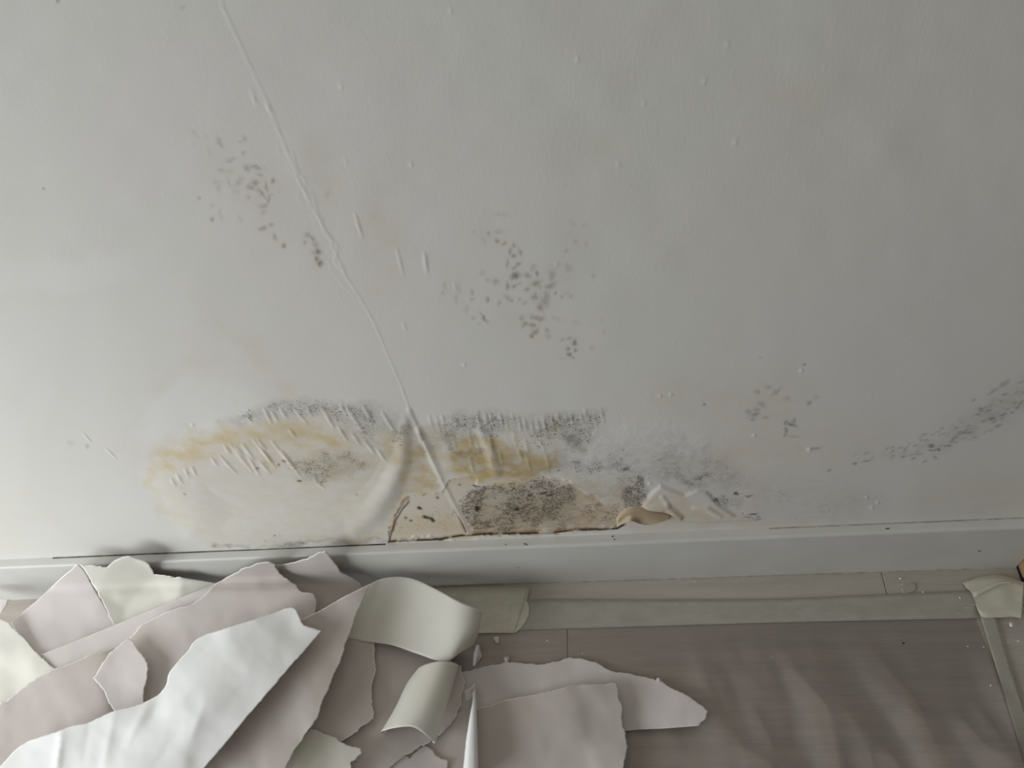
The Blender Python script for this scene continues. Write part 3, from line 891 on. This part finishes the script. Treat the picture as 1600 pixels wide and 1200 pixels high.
# ------------------------------------------------------------------ film on the floor
def floor_grid(name, x0, x1, y0, y1, sx, sy, zf, mat, parent=None):
    xs = np.arange(x0, x1 + sx * .5, sx)
    ys = np.arange(y0, y1 + sy * .5, sy)
    gx, gy = np.meshgrid(xs, ys)
    zz_ = zf(gx, gy)
    vs = np.stack([gx.ravel(), gy.ravel(), zz_.ravel()], 1)
    n_ = len(xs)
    fs = [(j * n_ + i, j * n_ + i + 1, (j + 1) * n_ + i + 1, (j + 1) * n_ + i) for j in range(len(ys) - 1) for i in range(n_ - 1)]
    return mesh_obj(name, vs, fs, mat, parent)


def film_z(x, y):
    p = x * 1000
    q = y * 1000
    taut = sstep(0.335, 0.20, y) * (0.12 + 0.88 * sstep(0.02, 0.13, x))
    r1 = fbm(p + q * 0.25, q * 0.25, 55, 3, 2.2)
    r2 = fbm(p * 0.8 - q * 0.4, q * 0.4, 28, 3, 7.7)
    ridge = 1 - np.abs(2 * r1 - 1)
    z = 0.0011 + taut * (0.016 * np.clip(ridge - 0.50, 0, 1) + 0.004 * r2)
    return z


film = floor_grid('plastic_film', -1.5, 0.405, -0.9, 0.3345, 0.006, 0.006, film_z, M_FILM)
tag(film, 'clear wrinkled plastic sheet covering the laminate floor', 'plastic sheet')

# ------------------------------------------------------------------ masking tape
def ribbon(name, pts_px, h, mat, jag_ends=0.0, amp=0.0, parent=None, n=40):
    """tape given by its two long edges as pixel polylines"""
    e1, e2 = pts_px
    E1 = catmull(np.array(e1, float), max(2, n // (len(e1) - 1)))
    E2 = catmull(np.array(e2, float), max(2, n // (len(e2) - 1)))
    m_ = min(len(E1), len(E2))
    E1 = E1[np.linspace(0, len(E1) - 1, m_).astype(int)]
    E2 = E2[np.linspace(0, len(E2) - 1, m_).astype(int)]
    K = 6
    vs, fs = [], []
    for i in range(m_):
        for k in range(K + 1):
            t = k / K
            p = E1[i] * (1 - t) + E2[i] * t
            if i in (0, m_ - 1) and jag_ends:
                p = p + np.array([(random.random() - .5) * jag_ends, 0])
            hh = h + amp * (vnoise(np.array([p[0] / 23.0]), np.array([p[1] / 17.0]))[0])
            vs.append(at_h(p[0], p[1], hh))
    for i in range(m_ - 1):
        for k in range(K):
            a = i * (K + 1) + k
            fs.append((a, a + K + 1, a + K + 2, a + 1))
    o = mesh_obj(name, vs, fs, mat, parent)
    s = o.modifiers.new('thickness', 'SOLIDIFY')
    s.thickness = 0.00015
    return o


t1 = ribbon('masking_tape', ([(560, 944), (829, 937), (1165, 937), (1400, 928), (1536, 922)], [(560, 992), (829, 984), (1150, 974.5), (1330, 970), (1536, 966)]), 0.0020, M_TAPE)
tag(t1, 'long pale green-grey masking tape strip parallel to the skirting board', 'masking tape')
t2 = ribbon('masking_tape', ([(640, 923), (700, 919), (760, 917), (826, 917.5)], [(640, 990), (700, 990), (755, 989), (804, 989)]), 0.0032, M_TAPE_Y, 0, 0.0012)
tag(t2, 'short yellowed masking tape end with a wrinkle beside the largest cream curl', 'masking tape')
# its torn rounded tip
tip = [(804, 989), (812, 983), (821, 972), (826, 962), (827, 950), (823, 938), (826, 925), (826, 917.5)]
vs = [at_h(x, y, 0.0034) for x, y in tip] + [at_h(x, y, 0.0034) for x, y in ((804, 989), (804, 975), (804, 963), (804, 950), (803, 938), (802, 928), (800, 922), (800, 917.5))]
fs = [(i, i + 1, 8 + i + 1, 8 + i) for i in range(7)]
tt = mesh_obj('torn_tip', vs, fs, M_TAPE_Y, t2)
cre = ribbon('crease', ([(798, 945), (792, 968), (788, 989)], [(801, 945), (795, 968), (791, 989)]), 0.0042, M_TAPE_Y, 0, 0, t2, 8)
t3 = ribbon('masking_tape', ([(1508, 905), (1521, 930), (1545, 1006), (1572, 1095), (1602, 1195)], [(1538, 912), (1552, 950), (1578, 1040), (1606, 1125), (1640, 1225)]), 0.0034, M_TAPE)
tag(t3, 'masking tape strip running from the corner towards the bottom right', 'masking tape')
t4 = ribbon('masking_tape', ([(1504, 911), (1530, 902), (1556, 898), (1580, 903), (1600, 910)], [(1520, 929), (1533, 962), (1560, 965), (1580, 964), (1596, 966)]), 0.0048, M_TAPE_Y, 3, 0.002)
tag(t4, 'crumpled square of masking tape over the corner where two strips meet', 'masking tape')
fold = ribbon('fold', ([(1520, 926), (1545, 914), (1565, 909), (1582, 910)], [(1522, 933), (1548, 920), (1566, 912), (1584, 912)]), 0.0085, M_TAPE_Y, 0, 0.001, t4, 12)
t5 = ribbon('masking_tape', ([(1407, 921), (1420, 912), (1430, 911)], [(1412, 930), (1426, 925), (1432, 920)]), 0.0012, M_TAPE, 0, 0, None, 8)
tag(t5, 'small stray tape shred between the skirting and the long tape strip', 'masking tape')

# ------------------------------------------------------------------ wallpaper scraps
def hmin(px, py, margin=0.008):
    """lowest height on this line of sight that stays in front of the skirting / wall"""
    d = ray(px, py)
    h = CAM_Z + d[2] * ((YS - margin) / d[1])
    return h


def base_h(px, py):
    """resting height of the heap"""
    left = sstep(760, 420, px)
    v = 0.004 + 0.040 * left + 0.02 * sstep(1000, 900, py) * left
    m_ = hmin(px, py)
    k = 0.006
    return k * math.log(math.exp(v / k) + math.exp(m_ / k)) if m_ > -0.05 else v


LAYER = 0.0062


def interp(ctrl, x, y):
    if not ctrl: return 0.0
    wsum = 1e-6
    s = 0
    for cx_, cy_, h_ in ctrl:
        d2 = (x - cx_) ** 2 + (y - cy_) ** 2
        w_ = math.exp(-d2 / (2 * 26.0 ** 2)) + 1e-3 * math.exp(-d2 / (2 * 90.0 ** 2))
        wsum += w_
        s += w_ * h_
    return s / wsum


def facet_fn(ctrl):
    V = [Vector((c[0], c[1])) for c in ctrl]
    res = delaunay_2d_cdt(V, [], [], 0, 0.01)
    P_, F_, O_ = res[0], res[2], res[3]
    H_ = [ctrl[o[0]][2] for o in O_]

    def f(x, y):
        best = None
        for t in F_:
            a, b, c = (P_[i] for i in t)
            d = (b.y - c.y) * (a.x - c.x) + (c.x - b.x) * (a.y - c.y)
            if abs(d) < 1e-9: continue
            l1 = ((b.y - c.y) * (x - c.x) + (c.x - b.x) * (y - c.y)) / d
            l2 = ((c.y - a.y) * (x - c.x) + (a.x - c.x) * (y - c.y)) / d
            l3 = 1 - l1 - l2
            m_ = min(l1, l2, l3)
            if best is None or m_ > best[0]:
                l = [max(0, q) for q in (l1, l2, l3)]
                w_ = sum(l)
                best = (m_, sum(q * H_[i] for q, i in zip(l, t)) / w_)
        return best[1]
    return f


def outline(pts, jag):
    n = len(pts)
    P = [np.array(p[:2], float) for p in pts]
    st = [len(p) > 2 for p in pts]
    tang = []
    for i in range(n):
        a, b, c = P[i - 1], P[i], P[(i + 1) % n]
        u, v = b - a, c - b
        cosv = (u @ v) / (np.linalg.norm(u) * np.linalg.norm(v) + 1e-9)
        tang.append((u / np.linalg.norm(u) + v / np.linalg.norm(v)) / 2 if cosv > 0.75 else None)
    out = []
    ph = random.random() * 100
    L = 0
    for i in range(n):
        a, b = P[i], P[(i + 1) % n]
        seg = np.linalg.norm(b - a)
        k = max(1, int(seg / 2.2))
        u = (b - a) / seg
        m0 = (tang[i] if tang[i] is not None else u) * seg
        m1 = (tang[(i + 1) % n] if tang[(i + 1) % n] is not None else u) * seg
        nrm = np.array([-u[1], u[0]])
        for q in range(k):
            t = q / k
            p = (2 * t ** 3 - 3 * t * t + 1) * a + (t ** 3 - 2 * t * t + t) * m0 + (-2 * t ** 3 + 3 * t * t) * b + (t ** 3 - t * t) * m1
            if q and not st[i]:
                s = L + seg * t
                j = (vnoise(np.array([s / 11.0]), np.array([ph]))[0] - .5) * 2.6 + (vnoise(np.array([s / 4.2]), np.array([ph + 5]))[0] - .5) * 2.4
                p = p + nrm * j * jag
            out.append(p)
        L += seg
    return out


def scrap(name, pts, layer, ctrl, mats, jag=1.0, label='', thick=0.00045, step=7.0, crumple=1.0, facets=False, creases=()):
    O = outline(pts, jag)
    n = len(O)
    arr = np.array(O)
    # inward ring, keeps the torn white fringe narrow
    ring = []
    area2 = sum(arr[i][0] * arr[(i + 1) % n][1] - arr[(i + 1) % n][0] * arr[i][1] for i in range(n))
    sg = 1 if area2 > 0 else -1
    for i in range(n):
        d = arr[(i + 1) % n] - arr[i - 1]
        d /= np.linalg.norm(d) + 1e-9
        ring.append(arr[i] + sg * np.array([-d[1], d[0]]) * 2.2)
    x0, y0 = arr.min(0)
    x1, y1 = arr.max(0)
    gx, gy = np.meshgrid(np.arange(x0, x1, step), np.arange(y0, y1, step))
    gx = gx + (np.arange(gx.shape[0]) % 2)[:, None] * step / 2
    G = np.stack([gx.ravel(), gy.ravel()], 1)

    def dist_in(Q):
        ins = np.zeros(len(Q), bool)
        dd = np.full(len(Q), 1e9)
        for a, b in zip(arr, np.roll(arr, -1, 0)):
            d = b - a
            t = np.clip(((Q[:, 0] - a[0]) * d[0] + (Q[:, 1] - a[1]) * d[1]) / (d @ d + 1e-9), 0, 1)
            dd = np.minimum(dd, np.hypot(Q[:, 0] - a[0] - t * d[0], Q[:, 1] - a[1] - t * d[1]))
            ins ^= ((a[1] > Q[:, 1]) != (b[1] > Q[:, 1])) & (Q[:, 0] < (b[0] - a[0]) * (Q[:, 1] - a[1]) / (b[1] - a[1] + 1e-12) + a[0])
        return ins, dd
    ins, dd = dist_in(G)
    G = G[ins & (dd > 4.5)]
    RG = np.array(ring)
    ins, dd = dist_in(RG)
    RG = RG[ins & (dd > 0.8)]
    pts2 = [Vector(p) for p in O] + [Vector(p) for p in RG] + [Vector(p) for p in G]
    res = delaunay_2d_cdt(pts2, [(i, (i + 1) % n) for i in range(n)], [], 1, 0.05)
    vco, faces, orig = res[0], res[2], res[3]
    vs, te = [], []
    ff = facet_fn(ctrl) if facets else None
    seed = random.random() * 50
    for k, p in enumerate(vco):
        c = interp(ctrl, p.x, p.y)
        if ff:      # folded paper: flat facets with slightly softened folds
            c = sum(ff(p.x + dx, p.y + dy) for dx, dy in ((0, 0), (3, 0), (-3, 0), (0, 3), (0, -3))) / 5
        for ax, ay, bx, by, amp, wd in creases:
            ux, uy = bx - ax, by - ay
            L2 = ux * ux + uy * uy
            t = ((p.x - ax) * ux + (p.y - ay) * uy) / L2
            tc = min(1, max(0, t))
            dd_ = math.hypot(p.x - ax - tc * ux, p.y - ay - tc * uy)
            c += amp * math.exp(-dd_ / wd) * (0.4 + 0.6 * math.sin(math.pi * min(1, max(0, tc * .8 + .1))))
        cr = (fbm(np.array([p.x]), np.array([p.y]), 60, 3, seed)[0] - .5) * 0.006 * crumple
        b_ = base_h(p.x, p.y) + layer * LAYER * (1 - 0.45 * sstep(0.02, 0.08, hmin(p.x, p.y)))
        h = b_ + c + cr
        h = max(h, hmin(p.x, p.y, 0.0035 + 0.0022 * layer), 0.0024 + 0.0008 * layer)
        vs.append(at_h(p.x, p.y, h))
        te.append(1.0 if (orig[k] and min(orig[k]) < n) else 0.0)
    fs = []
    for f_ in faces:
        a, b, c = (vco[i] for i in f_[:3])
        fs.append(tuple(f_)[::-1] if (b.x - a.x) * (c.y - a.y) - (b.y - a.y) * (c.x - a.x) > 0 else tuple(f_))
    o = mesh_obj(name, vs, fs, mats + [M_RIM])
    set_tear(o, te)
    s = o.modifiers.new('thickness', 'SOLIDIFY')
    s.thickness = thick
    s.offset = -1
    s.material_offset = 1
    s.material_offset_rim = 2
    tag(o, label, 'wallpaper scrap', 'torn wallpaper scraps heaped on the floor')
    return o


def curl(name, rows, mats, label, nu=6, nv=6, jag=0.0012, thick=0.00045, flip=False):
    W = [[at_h(x, y, h) for x, y, h in r] for r in rows]
    o = loft_world(name, W, nu, nv, mats + [M_RIM], thick, None, jag, flip)
    tag(o, label, 'wallpaper scrap', 'torn wallpaper scraps heaped on the floor')
    return o


FACE = [M_FRONT, M_BACK]
FACE2 = [M_FRONT2, M_BACK]
BACK = [M_BACK, M_FRONT]
WHITE = [M_WHITE, M_FRONT]
NM = 'wallpaper_scrap'

# lowest first; layers count upwards
scrap(NM, [(-40, 930), (0, 934), (13, 936), (10, 946), (4, 955), (-2, 961), (-40, 975)], 0, [(12, 938, .010), (0, 955, .004)], FACE2, .6,
      'tiny curled scrap tip at the left edge just below the skirting')
scrap(NM, [(-30, 955), (0, 967), (12, 972), (22, 982), (40, 1000), (55, 1018), (70, 1032), (90, 1048), (60, 1080), (0, 1130), (-40, 1150)], 2.6,
      [(10, 972, .012), (60, 1025, .006), (20, 1080, -.004)], BACK, 1.0, 'cream backed scrap at the left edge beside the overlapping mauve pieces')
scrap(NM, [(17, 972), (60, 936, 1), (90, 908), (122, 880), (134, 896), (150, 925), (168, 955), (184, 985), (160, 1010), (100, 1035), (70, 1040), (40, 1010)], 1,
      [(122, 880, .010), (17, 972, .002), (66, 1000, .014), (78, 930, .006), (75, 1030, .008), (184, 985, .0), (150, 925, .004), (100, 1000, .004), (95, 950, .006)], FACE2, .5, 'mauve scrap with a pointed top leaning on the skirting, far left')
scrap(NM, [(124, 881), (150, 884), (166, 887), (172, 882), (185, 873), (203, 869), (214, 873), (228, 878), (236, 888), (241, 898), (285, 903, 1), (335, 911), (345, 925), (270, 970), (190, 1000), (176, 974), (165, 950), (150, 922), (136, 898)], 2,
      [(124, 881, .006), (168, 887, .008), (205, 869, .003), (240, 898, -.006), (196, 950, -.008), (150, 925, .002), (285, 903, .006), (340, 913, -.005), (270, 975, -.004), (190, 1005, -.005), (165, 960, .000)], BACK, .9,
      'cream backed scrap with a scalloped tip standing against the skirting', facets=True, step=5.0, crumple=.4)
scrap(NM, [(64, 1023, 1), (178, 977, 1), (330, 914, 1), (400, 884), (420, 900), (360, 960), (260, 1000), (200, 1040), (120, 1055), (92, 1052), (80, 1040)], 3.1,
      [(80, 1030, .0), (200, 975, .001), (330, 918, .0)], FACE2, .5, 'long light mauve strip with a straight cut upper edge under the torn sheet', crumple=.3)
scrap(NM, [(432, 884), (455, 879), (475, 874), (492, 867), (508, 861), (514, 868), (520, 876), (530, 890), (548, 902), (560, 910), (566, 917), (560, 935), (535, 975), (500, 1000), (460, 970), (440, 920)], 1.7,
      [(508, 863, .004), (560, 915, .004), (480, 930, .0), (440, 890, -.004)], FACE, .9, 'pinkish mauve scrap with a pointed tip against the skirting above the cream curl')
scrap(NM, [(-40, 1112), (0, 1100), (40, 1072), (84, 1045), (100, 1041), (144, 1021), (180, 1010), (205, 994), (222, 976), (249, 961), (275, 951), (300, 943), (318, 932), (332, 916), (360, 899), (385, 886), (405, 880), (420, 878),
           (431, 882), (433, 890), (445, 903), (460, 912), (470, 924), (491, 928), (494, 945), (492, 962), (500, 980), (505, 1000), (450, 1080), (300, 1190), (100, 1240), (-40, 1240)], 4.4,
      [(425, 880, .006), (490, 935, .012), (300, 1000, .006), (250, 1020, -.003), (230, 1060, -.004), (50, 1100, .0), (350, 920, .004), (120, 1060, .004)], FACE, 1.0,
      'largest mauve sheet, torn along its top edge, running under the bright white roll')
scrap(NM, [(200, 997), (206, 1000), (214, 1014), (226, 1028), (230, 1040), (228, 1065), (225, 1082), (224, 1096), (240, 1120), (190, 1125), (172, 1100), (160, 1076), (145, 1060), (158, 1040), (180, 1012)], 5.8,
      [(200, 1000, .002), (228, 1045, .007), (148, 1060, .006), (200, 1100, .0)], FACE2, .8, 'small mauve flake with a pointed left corner on the largest mauve sheet')
# under the right half
scrap(NM, [(660, 1060), (714, 1051), (738, 1047), (760, 1041), (785, 1036), (803, 1035), (822, 1037), (842, 1038), (862, 1034), (880, 1030), (903, 1029), (920, 1033), (937, 1038), (948, 1045), (957, 1049), (985, 1053), (1010, 1058),
           (1030, 1063), (1045, 1072), (1062, 1081), (1085, 1094), (1098, 1103), (1107, 1111), (1104, 1119), (1098, 1127), (1092, 1134, 1), (1040, 1138, 1), (970, 1143), (900, 1160), (740, 1170), (660, 1130)], 0.1,
      [(1100, 1118, .014), (1000, 1130, .004), (1000, 1075, .004), (900, 1035, .003), (760, 1060, .001), (1050, 1110, .008)], FACE2, 1.0,
      'long pale mauve scrap tapering to a blunt point, rightmost of the heap')
scrap(NM, [(560, 990), (640, 1000), (720, 1040), (725, 1070), (712, 1120), (690, 1145), (668, 1162), (652, 1170), (636, 1179), (608, 1202), (600, 1240), (400, 1240), (480, 1130), (530, 1050)], 1.5,
      [(620, 1060, .0), (640, 1150, .004), (540, 1190, .003)], FACE, 1.0, 'mauve sheet lying beneath both cream curls')
scrap(NM, [(680, 1135), (688, 1121), (715, 1113), (742, 1108), (760, 1120), (765, 1240), (560, 1240), (580, 1180), (640, 1140)], 0.6, [(742, 1108, .003), (700, 1160, .002)], FACE, .6,
      'mauve scrap between the small cream roll and the upright sheet edge')
scrap(NM, [(640, 1185), (662, 1163), (674, 1170), (684, 1182), (700, 1189), (699, 1200), (690, 1240), (570, 1240), (590, 1196), (620, 1170)], 1.0, [(700, 1190, .004)], FACE2, 1.0,
      'small mauve scrap at the bottom edge below the small cream roll')
scrap(NM, [(520, 990), (584, 1003), (585, 1025), (586, 1050), (581, 1070), (580, 1090), (582, 1108), (584, 1123), (572, 1132), (560, 1140), (545, 1152), (531, 1160), (500, 1165), (450, 1190), (440, 1100), (480, 1020)], 2.5,
      [(584, 1050, .006), (580, 1120, .008), (530, 1080, .000)], FACE, 1.0, 'dirt-speckled mauve scrap between the largest cream curl and the torn cream piece')
scrap(NM, [(486, 1139), (500, 1143), (518, 1151), (533, 1160), (545, 1165), (556, 1167), (564, 1170), (566, 1177), (558, 1182), (553, 1188), (548, 1190), (546, 1203), (540, 1230), (400, 1240), (440, 1180)], 3.5,
      [(560, 1175, .008), (490, 1150, .003), (520, 1190, .002)], BACK, 1.3, 'torn cream backed piece with a ragged tip at the bottom edge')
scrap(NM, [(742, 1108), (775, 1099), (800, 1092), (840, 1084), (880, 1075), (893, 1071), (905, 1070), (935, 1069), (962, 1067), (966, 1078), (966, 1090), (972, 1105), (971, 1122), (976, 1140), (979, 1158), (979, 1172), (975, 1190), (974, 1215), (970, 1240), (744, 1240)], 2.0,
      [(962, 1070, .008), (976, 1150, .007), (850, 1130, .010), (760, 1120, .004), (860, 1200, .002), (800, 1095, .004)], FACE, .8,
      'square-cornered mauve scrap on top of the long tapering one')
# the sheet whose edge stands up beside it
curl(NM, [[(744, 1068, .016), (741, 1080, .030), (738, 1098, .040), (733, 1125, .046), (728, 1160, .048), (722, 1215, .05)],
          [(735, 1078, .020), (738, 1082, .034), (739, 1098, .044), (737, 1125, .052), (734, 1160, .055), (732, 1215, .057)],
          [(742, 1074, .018), (743, 1080, .030), (744, 1098, .040), (745, 1125, .047), (746, 1160, .050), (747, 1215, .052)],
          [(743, 1076, .010), (743, 1082, .016), (744, 1100, .018), (744, 1127, .018), (745, 1162, .018), (746, 1217, .018)]],
     WHITE, 'narrow white sheet edge standing upright at the bottom, beside the square-cornered scrap', flip=True)
scrap(NM, [(725, 1079), (733, 1076), (742, 1067), (742, 1078), (737, 1090), (730, 1096)], 2.2, [(742, 1068, .012), (728, 1085, .002)], FACE2, .3,
      'tiny grey triangular flake left of the upright white sheet edge')
# big mauve sheet under the white roll, its long edge in front of the curl
scrap(NM, [(380, 1010), (494, 957, 1), (540, 931, 1), (577, 914), (572, 928), (564, 942), (556, 962), (548, 985), (542, 1000), (536, 1022), (525, 1045), (518, 1062), (511, 1080), (503, 1098), (499, 1114), (490, 1130),
           (478, 1145), (466, 1165), (452, 1188), (440, 1210), (420, 1240), (250, 1240), (300, 1120)], 6.4,
      [(575, 916, .016), (545, 995, .012), (500, 1110, .012), (440, 1120, .002), (495, 965, .008), (450, 1190, .008)], FACE, .9,
      'broad mauve sheet between the bright white roll and the largest cream curl')
# largest cream curl
hb = 0.044
curl(NM, [[(520, 940, .056), (540, 975, .056), (535, 1010, .056)],
          [(574, 914, .064), (560, 955, .058), (543, 998, .055)],
          [(602, 903, .060), (590, 950, .052), (575, 1003, .050)],
          [(640, 903, .062), (630, 955, .052), (612, 1008, .046)],
          [(680, 920, .070), (672, 970, .060), (650, 1021, .048)],
          [(715, 939, .078), (710, 985, .070), (694, 1034, .056)],
          [(740, 949, .074), (735, 985, .066), (718, 1021, .052)],
          [(752, 956, .060), (748, 984, .052), (738, 1008, .038)],
          [(749, 962, .042), (744, 988, .036), (736, 1008, .028)],
          [(725, 966, .030), (720, 990, .028), (715, 1004, .027)]],
     BACK, 'largest cream curl arching over beside the yellowed tape end', nu=12, nv=6, jag=0.002, flip=True)
# small cream roll
curl(NM, [[(656, 1048, .032), (638, 1075, .034), (620, 1108, .036), (598, 1146, .038)],
          [(654, 1043, .046), (636, 1068, .048), (618, 1106, .050), (596, 1143, .052)],
          [(668, 1037, .060), (652, 1068, .062), (636, 1104, .064), (618, 1137, .066)],
          [(690, 1033, .064), (676, 1070, .066), (662, 1104, .068), (645, 1136, .069)],
          [(708, 1036, .056), (697, 1072, .058), (682, 1112, .060), (666, 1149, .060)],
          [(716, 1040, .040), (705, 1080, .042), (692, 1122, .043), (680, 1161, .044)],
          [(711, 1044, .027), (700, 1083, .028), (688, 1122, .029), (676, 1160, .030)]],
     BACK, 'small cream roll, open at its lower end, in the middle of the heap', nu=10, nv=6, jag=0.0016, flip=True)
# bright white sheet with a rolled right side
scrap(NM, [(-60, 1250), (0, 1197), (28, 1168), (48, 1156), (75, 1148), (108, 1136), (140, 1128), (180, 1110), (205, 1104), (226, 1097), (240, 1090), (250, 1083), (260, 1068), (264, 1052), (276, 1036), (292, 1018),
           (302, 1004), (312, 996), (350, 982), (400, 967), (440, 953), (454, 949), (462, 952), (467, 962), (473, 974), (484, 980), (502, 985), (492, 998), (470, 1023), (440, 1057), (400, 1104), (360, 1152), (318, 1202), (280, 1250)], 8.6,
      [(455, 951, .006), (500, 986, .013), (410, 990, .018), (370, 1025, .022), (330, 1060, .023), (290, 1110, .023), (250, 1150, .022), (440, 1052, .016), (400, 1100, .017), (350, 1160, .017), (300, 1015, .016), (262, 1060, .012),
       (230, 1110, .008), (205, 1125, .014), (185, 1160, .010), (150, 1150, .012), (120, 1180, .012), (96, 1165, .014), (80, 1180, .004), (40, 1180, .002), (210, 1190, .024)],
      WHITE, .5, 'bright white backed sheet rolled over at its right side, front of the heap', crumple=.7, step=5.0,
      creases=[(180, 1112, 158, 1215, .0022, 9), (232, 1100, 200, 1160, .0028, 8), (252, 1088, 232, 1130, -.0022, 8), (300, 1075, 262, 1115, .0016, 8), (96, 1148, 88, 1210, .004, 6),
               (140, 1130, 130, 1190, -.0014, 10), (280, 1140, 240, 1200, -.0014, 10), (320, 1100, 300, 1150, .002, 8)])

# ------------------------------------------------------------------ crumbs
def crumb(name, px, py, r_, h, mat, label, cat, group, el=1.0, rot=0.0, z=0.0022):
    import bmesh
    bm = bmesh.new()
    bmesh.ops.create_icosphere(bm, subdivisions=1, radius=1.0)
    for v in bm.verts:
        k = 0.65 + 0.7 * random.random()
        v.co = Vector((v.co.x * r_ * el * k, v.co.y * r_ * k, v.co.z * h * k))
    m_ = bpy.data.meshes.new(name)
    bm.to_mesh(m_)
    bm.free()
    m_.materials.append(mat)
    o = bpy.data.objects.new(name, m_)
    col.objects.link(o)
    p = at_h(px, py, z + h * .6)
    o.location = p
    o.rotation_euler = (0, 0, rot)
    tag(o, label, cat, group)
    return o


# three torn chips, folded paper pieces
def chip(pts, label):
    vs = [at_h(x, y, h) for x, y, h in pts]
    n = len(vs) - 1
    fs = [(n, i, (i + 1) % n) for i in range(n)]
    o = mesh_obj('paper_chip', vs, fs, [M_FRONT2, M_BACK, M_RIM], smooth=False)
    set_tear(o, [0.3] * (n + 1))
    s = o.modifiers.new('thickness', 'SOLIDIFY')
    s.thickness = 0.0006
    s.offset = -1
    tag(o, label, 'paper chip', 'torn chips beside the heap')


chip([(745, 1008, .004), (749, 1008, .007), (753, 1026, .004), (746, 1034, .003), (742, 1041, .003), (739, 1040, .003), (741, 1020, .003), (746, 1024, .010)],
     'long thin paper chip on the floor beside the largest cream curl')
chip([(771, 996, .004), (776, 994, .006), (780, 996, .004), (779, 1005, .003), (775, 1004, .003), (776, 1000, .006)], 'small square paper chip nearest the yellowed tape end')
chip([(788, 1027, .005), (794, 1026, .004), (796, 1029, .003), (794, 1035, .003), (789, 1034, .003), (792, 1030, .007)], 'small crumpled paper chip above the long tapering scrap')
chip([(1026, 1060, .012), (1030, 1059, .014), (1033, 1062, .012), (1031, 1066, .009), (1027, 1064, .009), (1029, 1062, .015)], 'tiny pale chip on the edge of the long tapering scrap')
SP = [(1580, 976, .0028), (1407, 904, .0018), (1409, 913, .0011), (1442, 925, .0014), (1500, 934, .0014), (1509, 950, .0009), (1512, 1010, .0013), (1537, 1011, .0012), (1591, 1002, .0014),
      (1575, 1003, .0009), (1548, 1071, .0012), (1594, 937, .0010), (1546, 939, .0009), (1522, 945, .0009), (1086, 909, .0011), (1497, 958, .0008), (1598, 950, .0009),
      (855, 1001, .0012), (910, 1021, .0011), (1206, 1027, .0008), (1056, 944, .0008), (748, 982, .0016), (753, 978, .0010)]
SL = ['largest white plaster crumb on the floor near the right edge',
      'brightest white speck between the skirting and the tape, right of the board joint',
      'tiny white speck just below the brightest one right of the board joint',
      'white speck on the upper edge of the long tape strip, below the tape shred',
      'white speck on the long tape strip left of the crumpled tape square',
      'faint speck low on the long tape strip left of the crumpled tape square',
      'white speck on the plastic sheet, left one of a pair beside the right-hand tape strip',
      'white speck on the plastic sheet, right one of a pair beside the right-hand tape strip',
      'white speck on the bare floor at the right edge below the largest crumb',
      'tiny speck on the bare floor left of its brighter neighbour below the largest crumb',
      'lowest white speck on the plastic sheet beside the tape running to the bottom right',
      'speck on the floor right of the crumpled tape square near the frame edge',
      'upper speck on the crumpled square of masking tape',
      'speck on the left side of the crumpled square of masking tape',
      'lone pale speck at the foot of the skirting above the middle of the tape',
      'faint speck at the lower edge of the long tape strip near its right end',
      'speck on the floor at the right frame edge beside the crumpled tape',
      'pale speck on the plastic sheet left of the board joint above the tapering scrap',
      'pale speck on the plastic sheet right of the board joint above the tapering scrap',
      'faint lone speck in the middle of the open plastic sheet',
      'faint speck in the middle of the long masking tape strip',
      'pale crumb at the lower edge of the yellowed tape beside the largest cream curl',
      'smaller pale crumb beside the curl at the lower edge of the yellowed tape']
for i, (x, y, r_) in enumerate(SP):
    l = SL[i]
    crumb('plaster_crumb', x, y, r_ * .75, r_ * .5, M_SPECK, l, 'plaster crumb', 'plaster specks on the floor', random.uniform(.8, 1.4), random.random() * 3, z=0.0050 if y > 960 or x > 1500 else 0.0022)
crumb('grit', 1412, 1005, .0011, .0008, M_DARK, 'dark speck of grit on the plastic sheet', 'grit', None, 1.5, 0.1, 0.004)
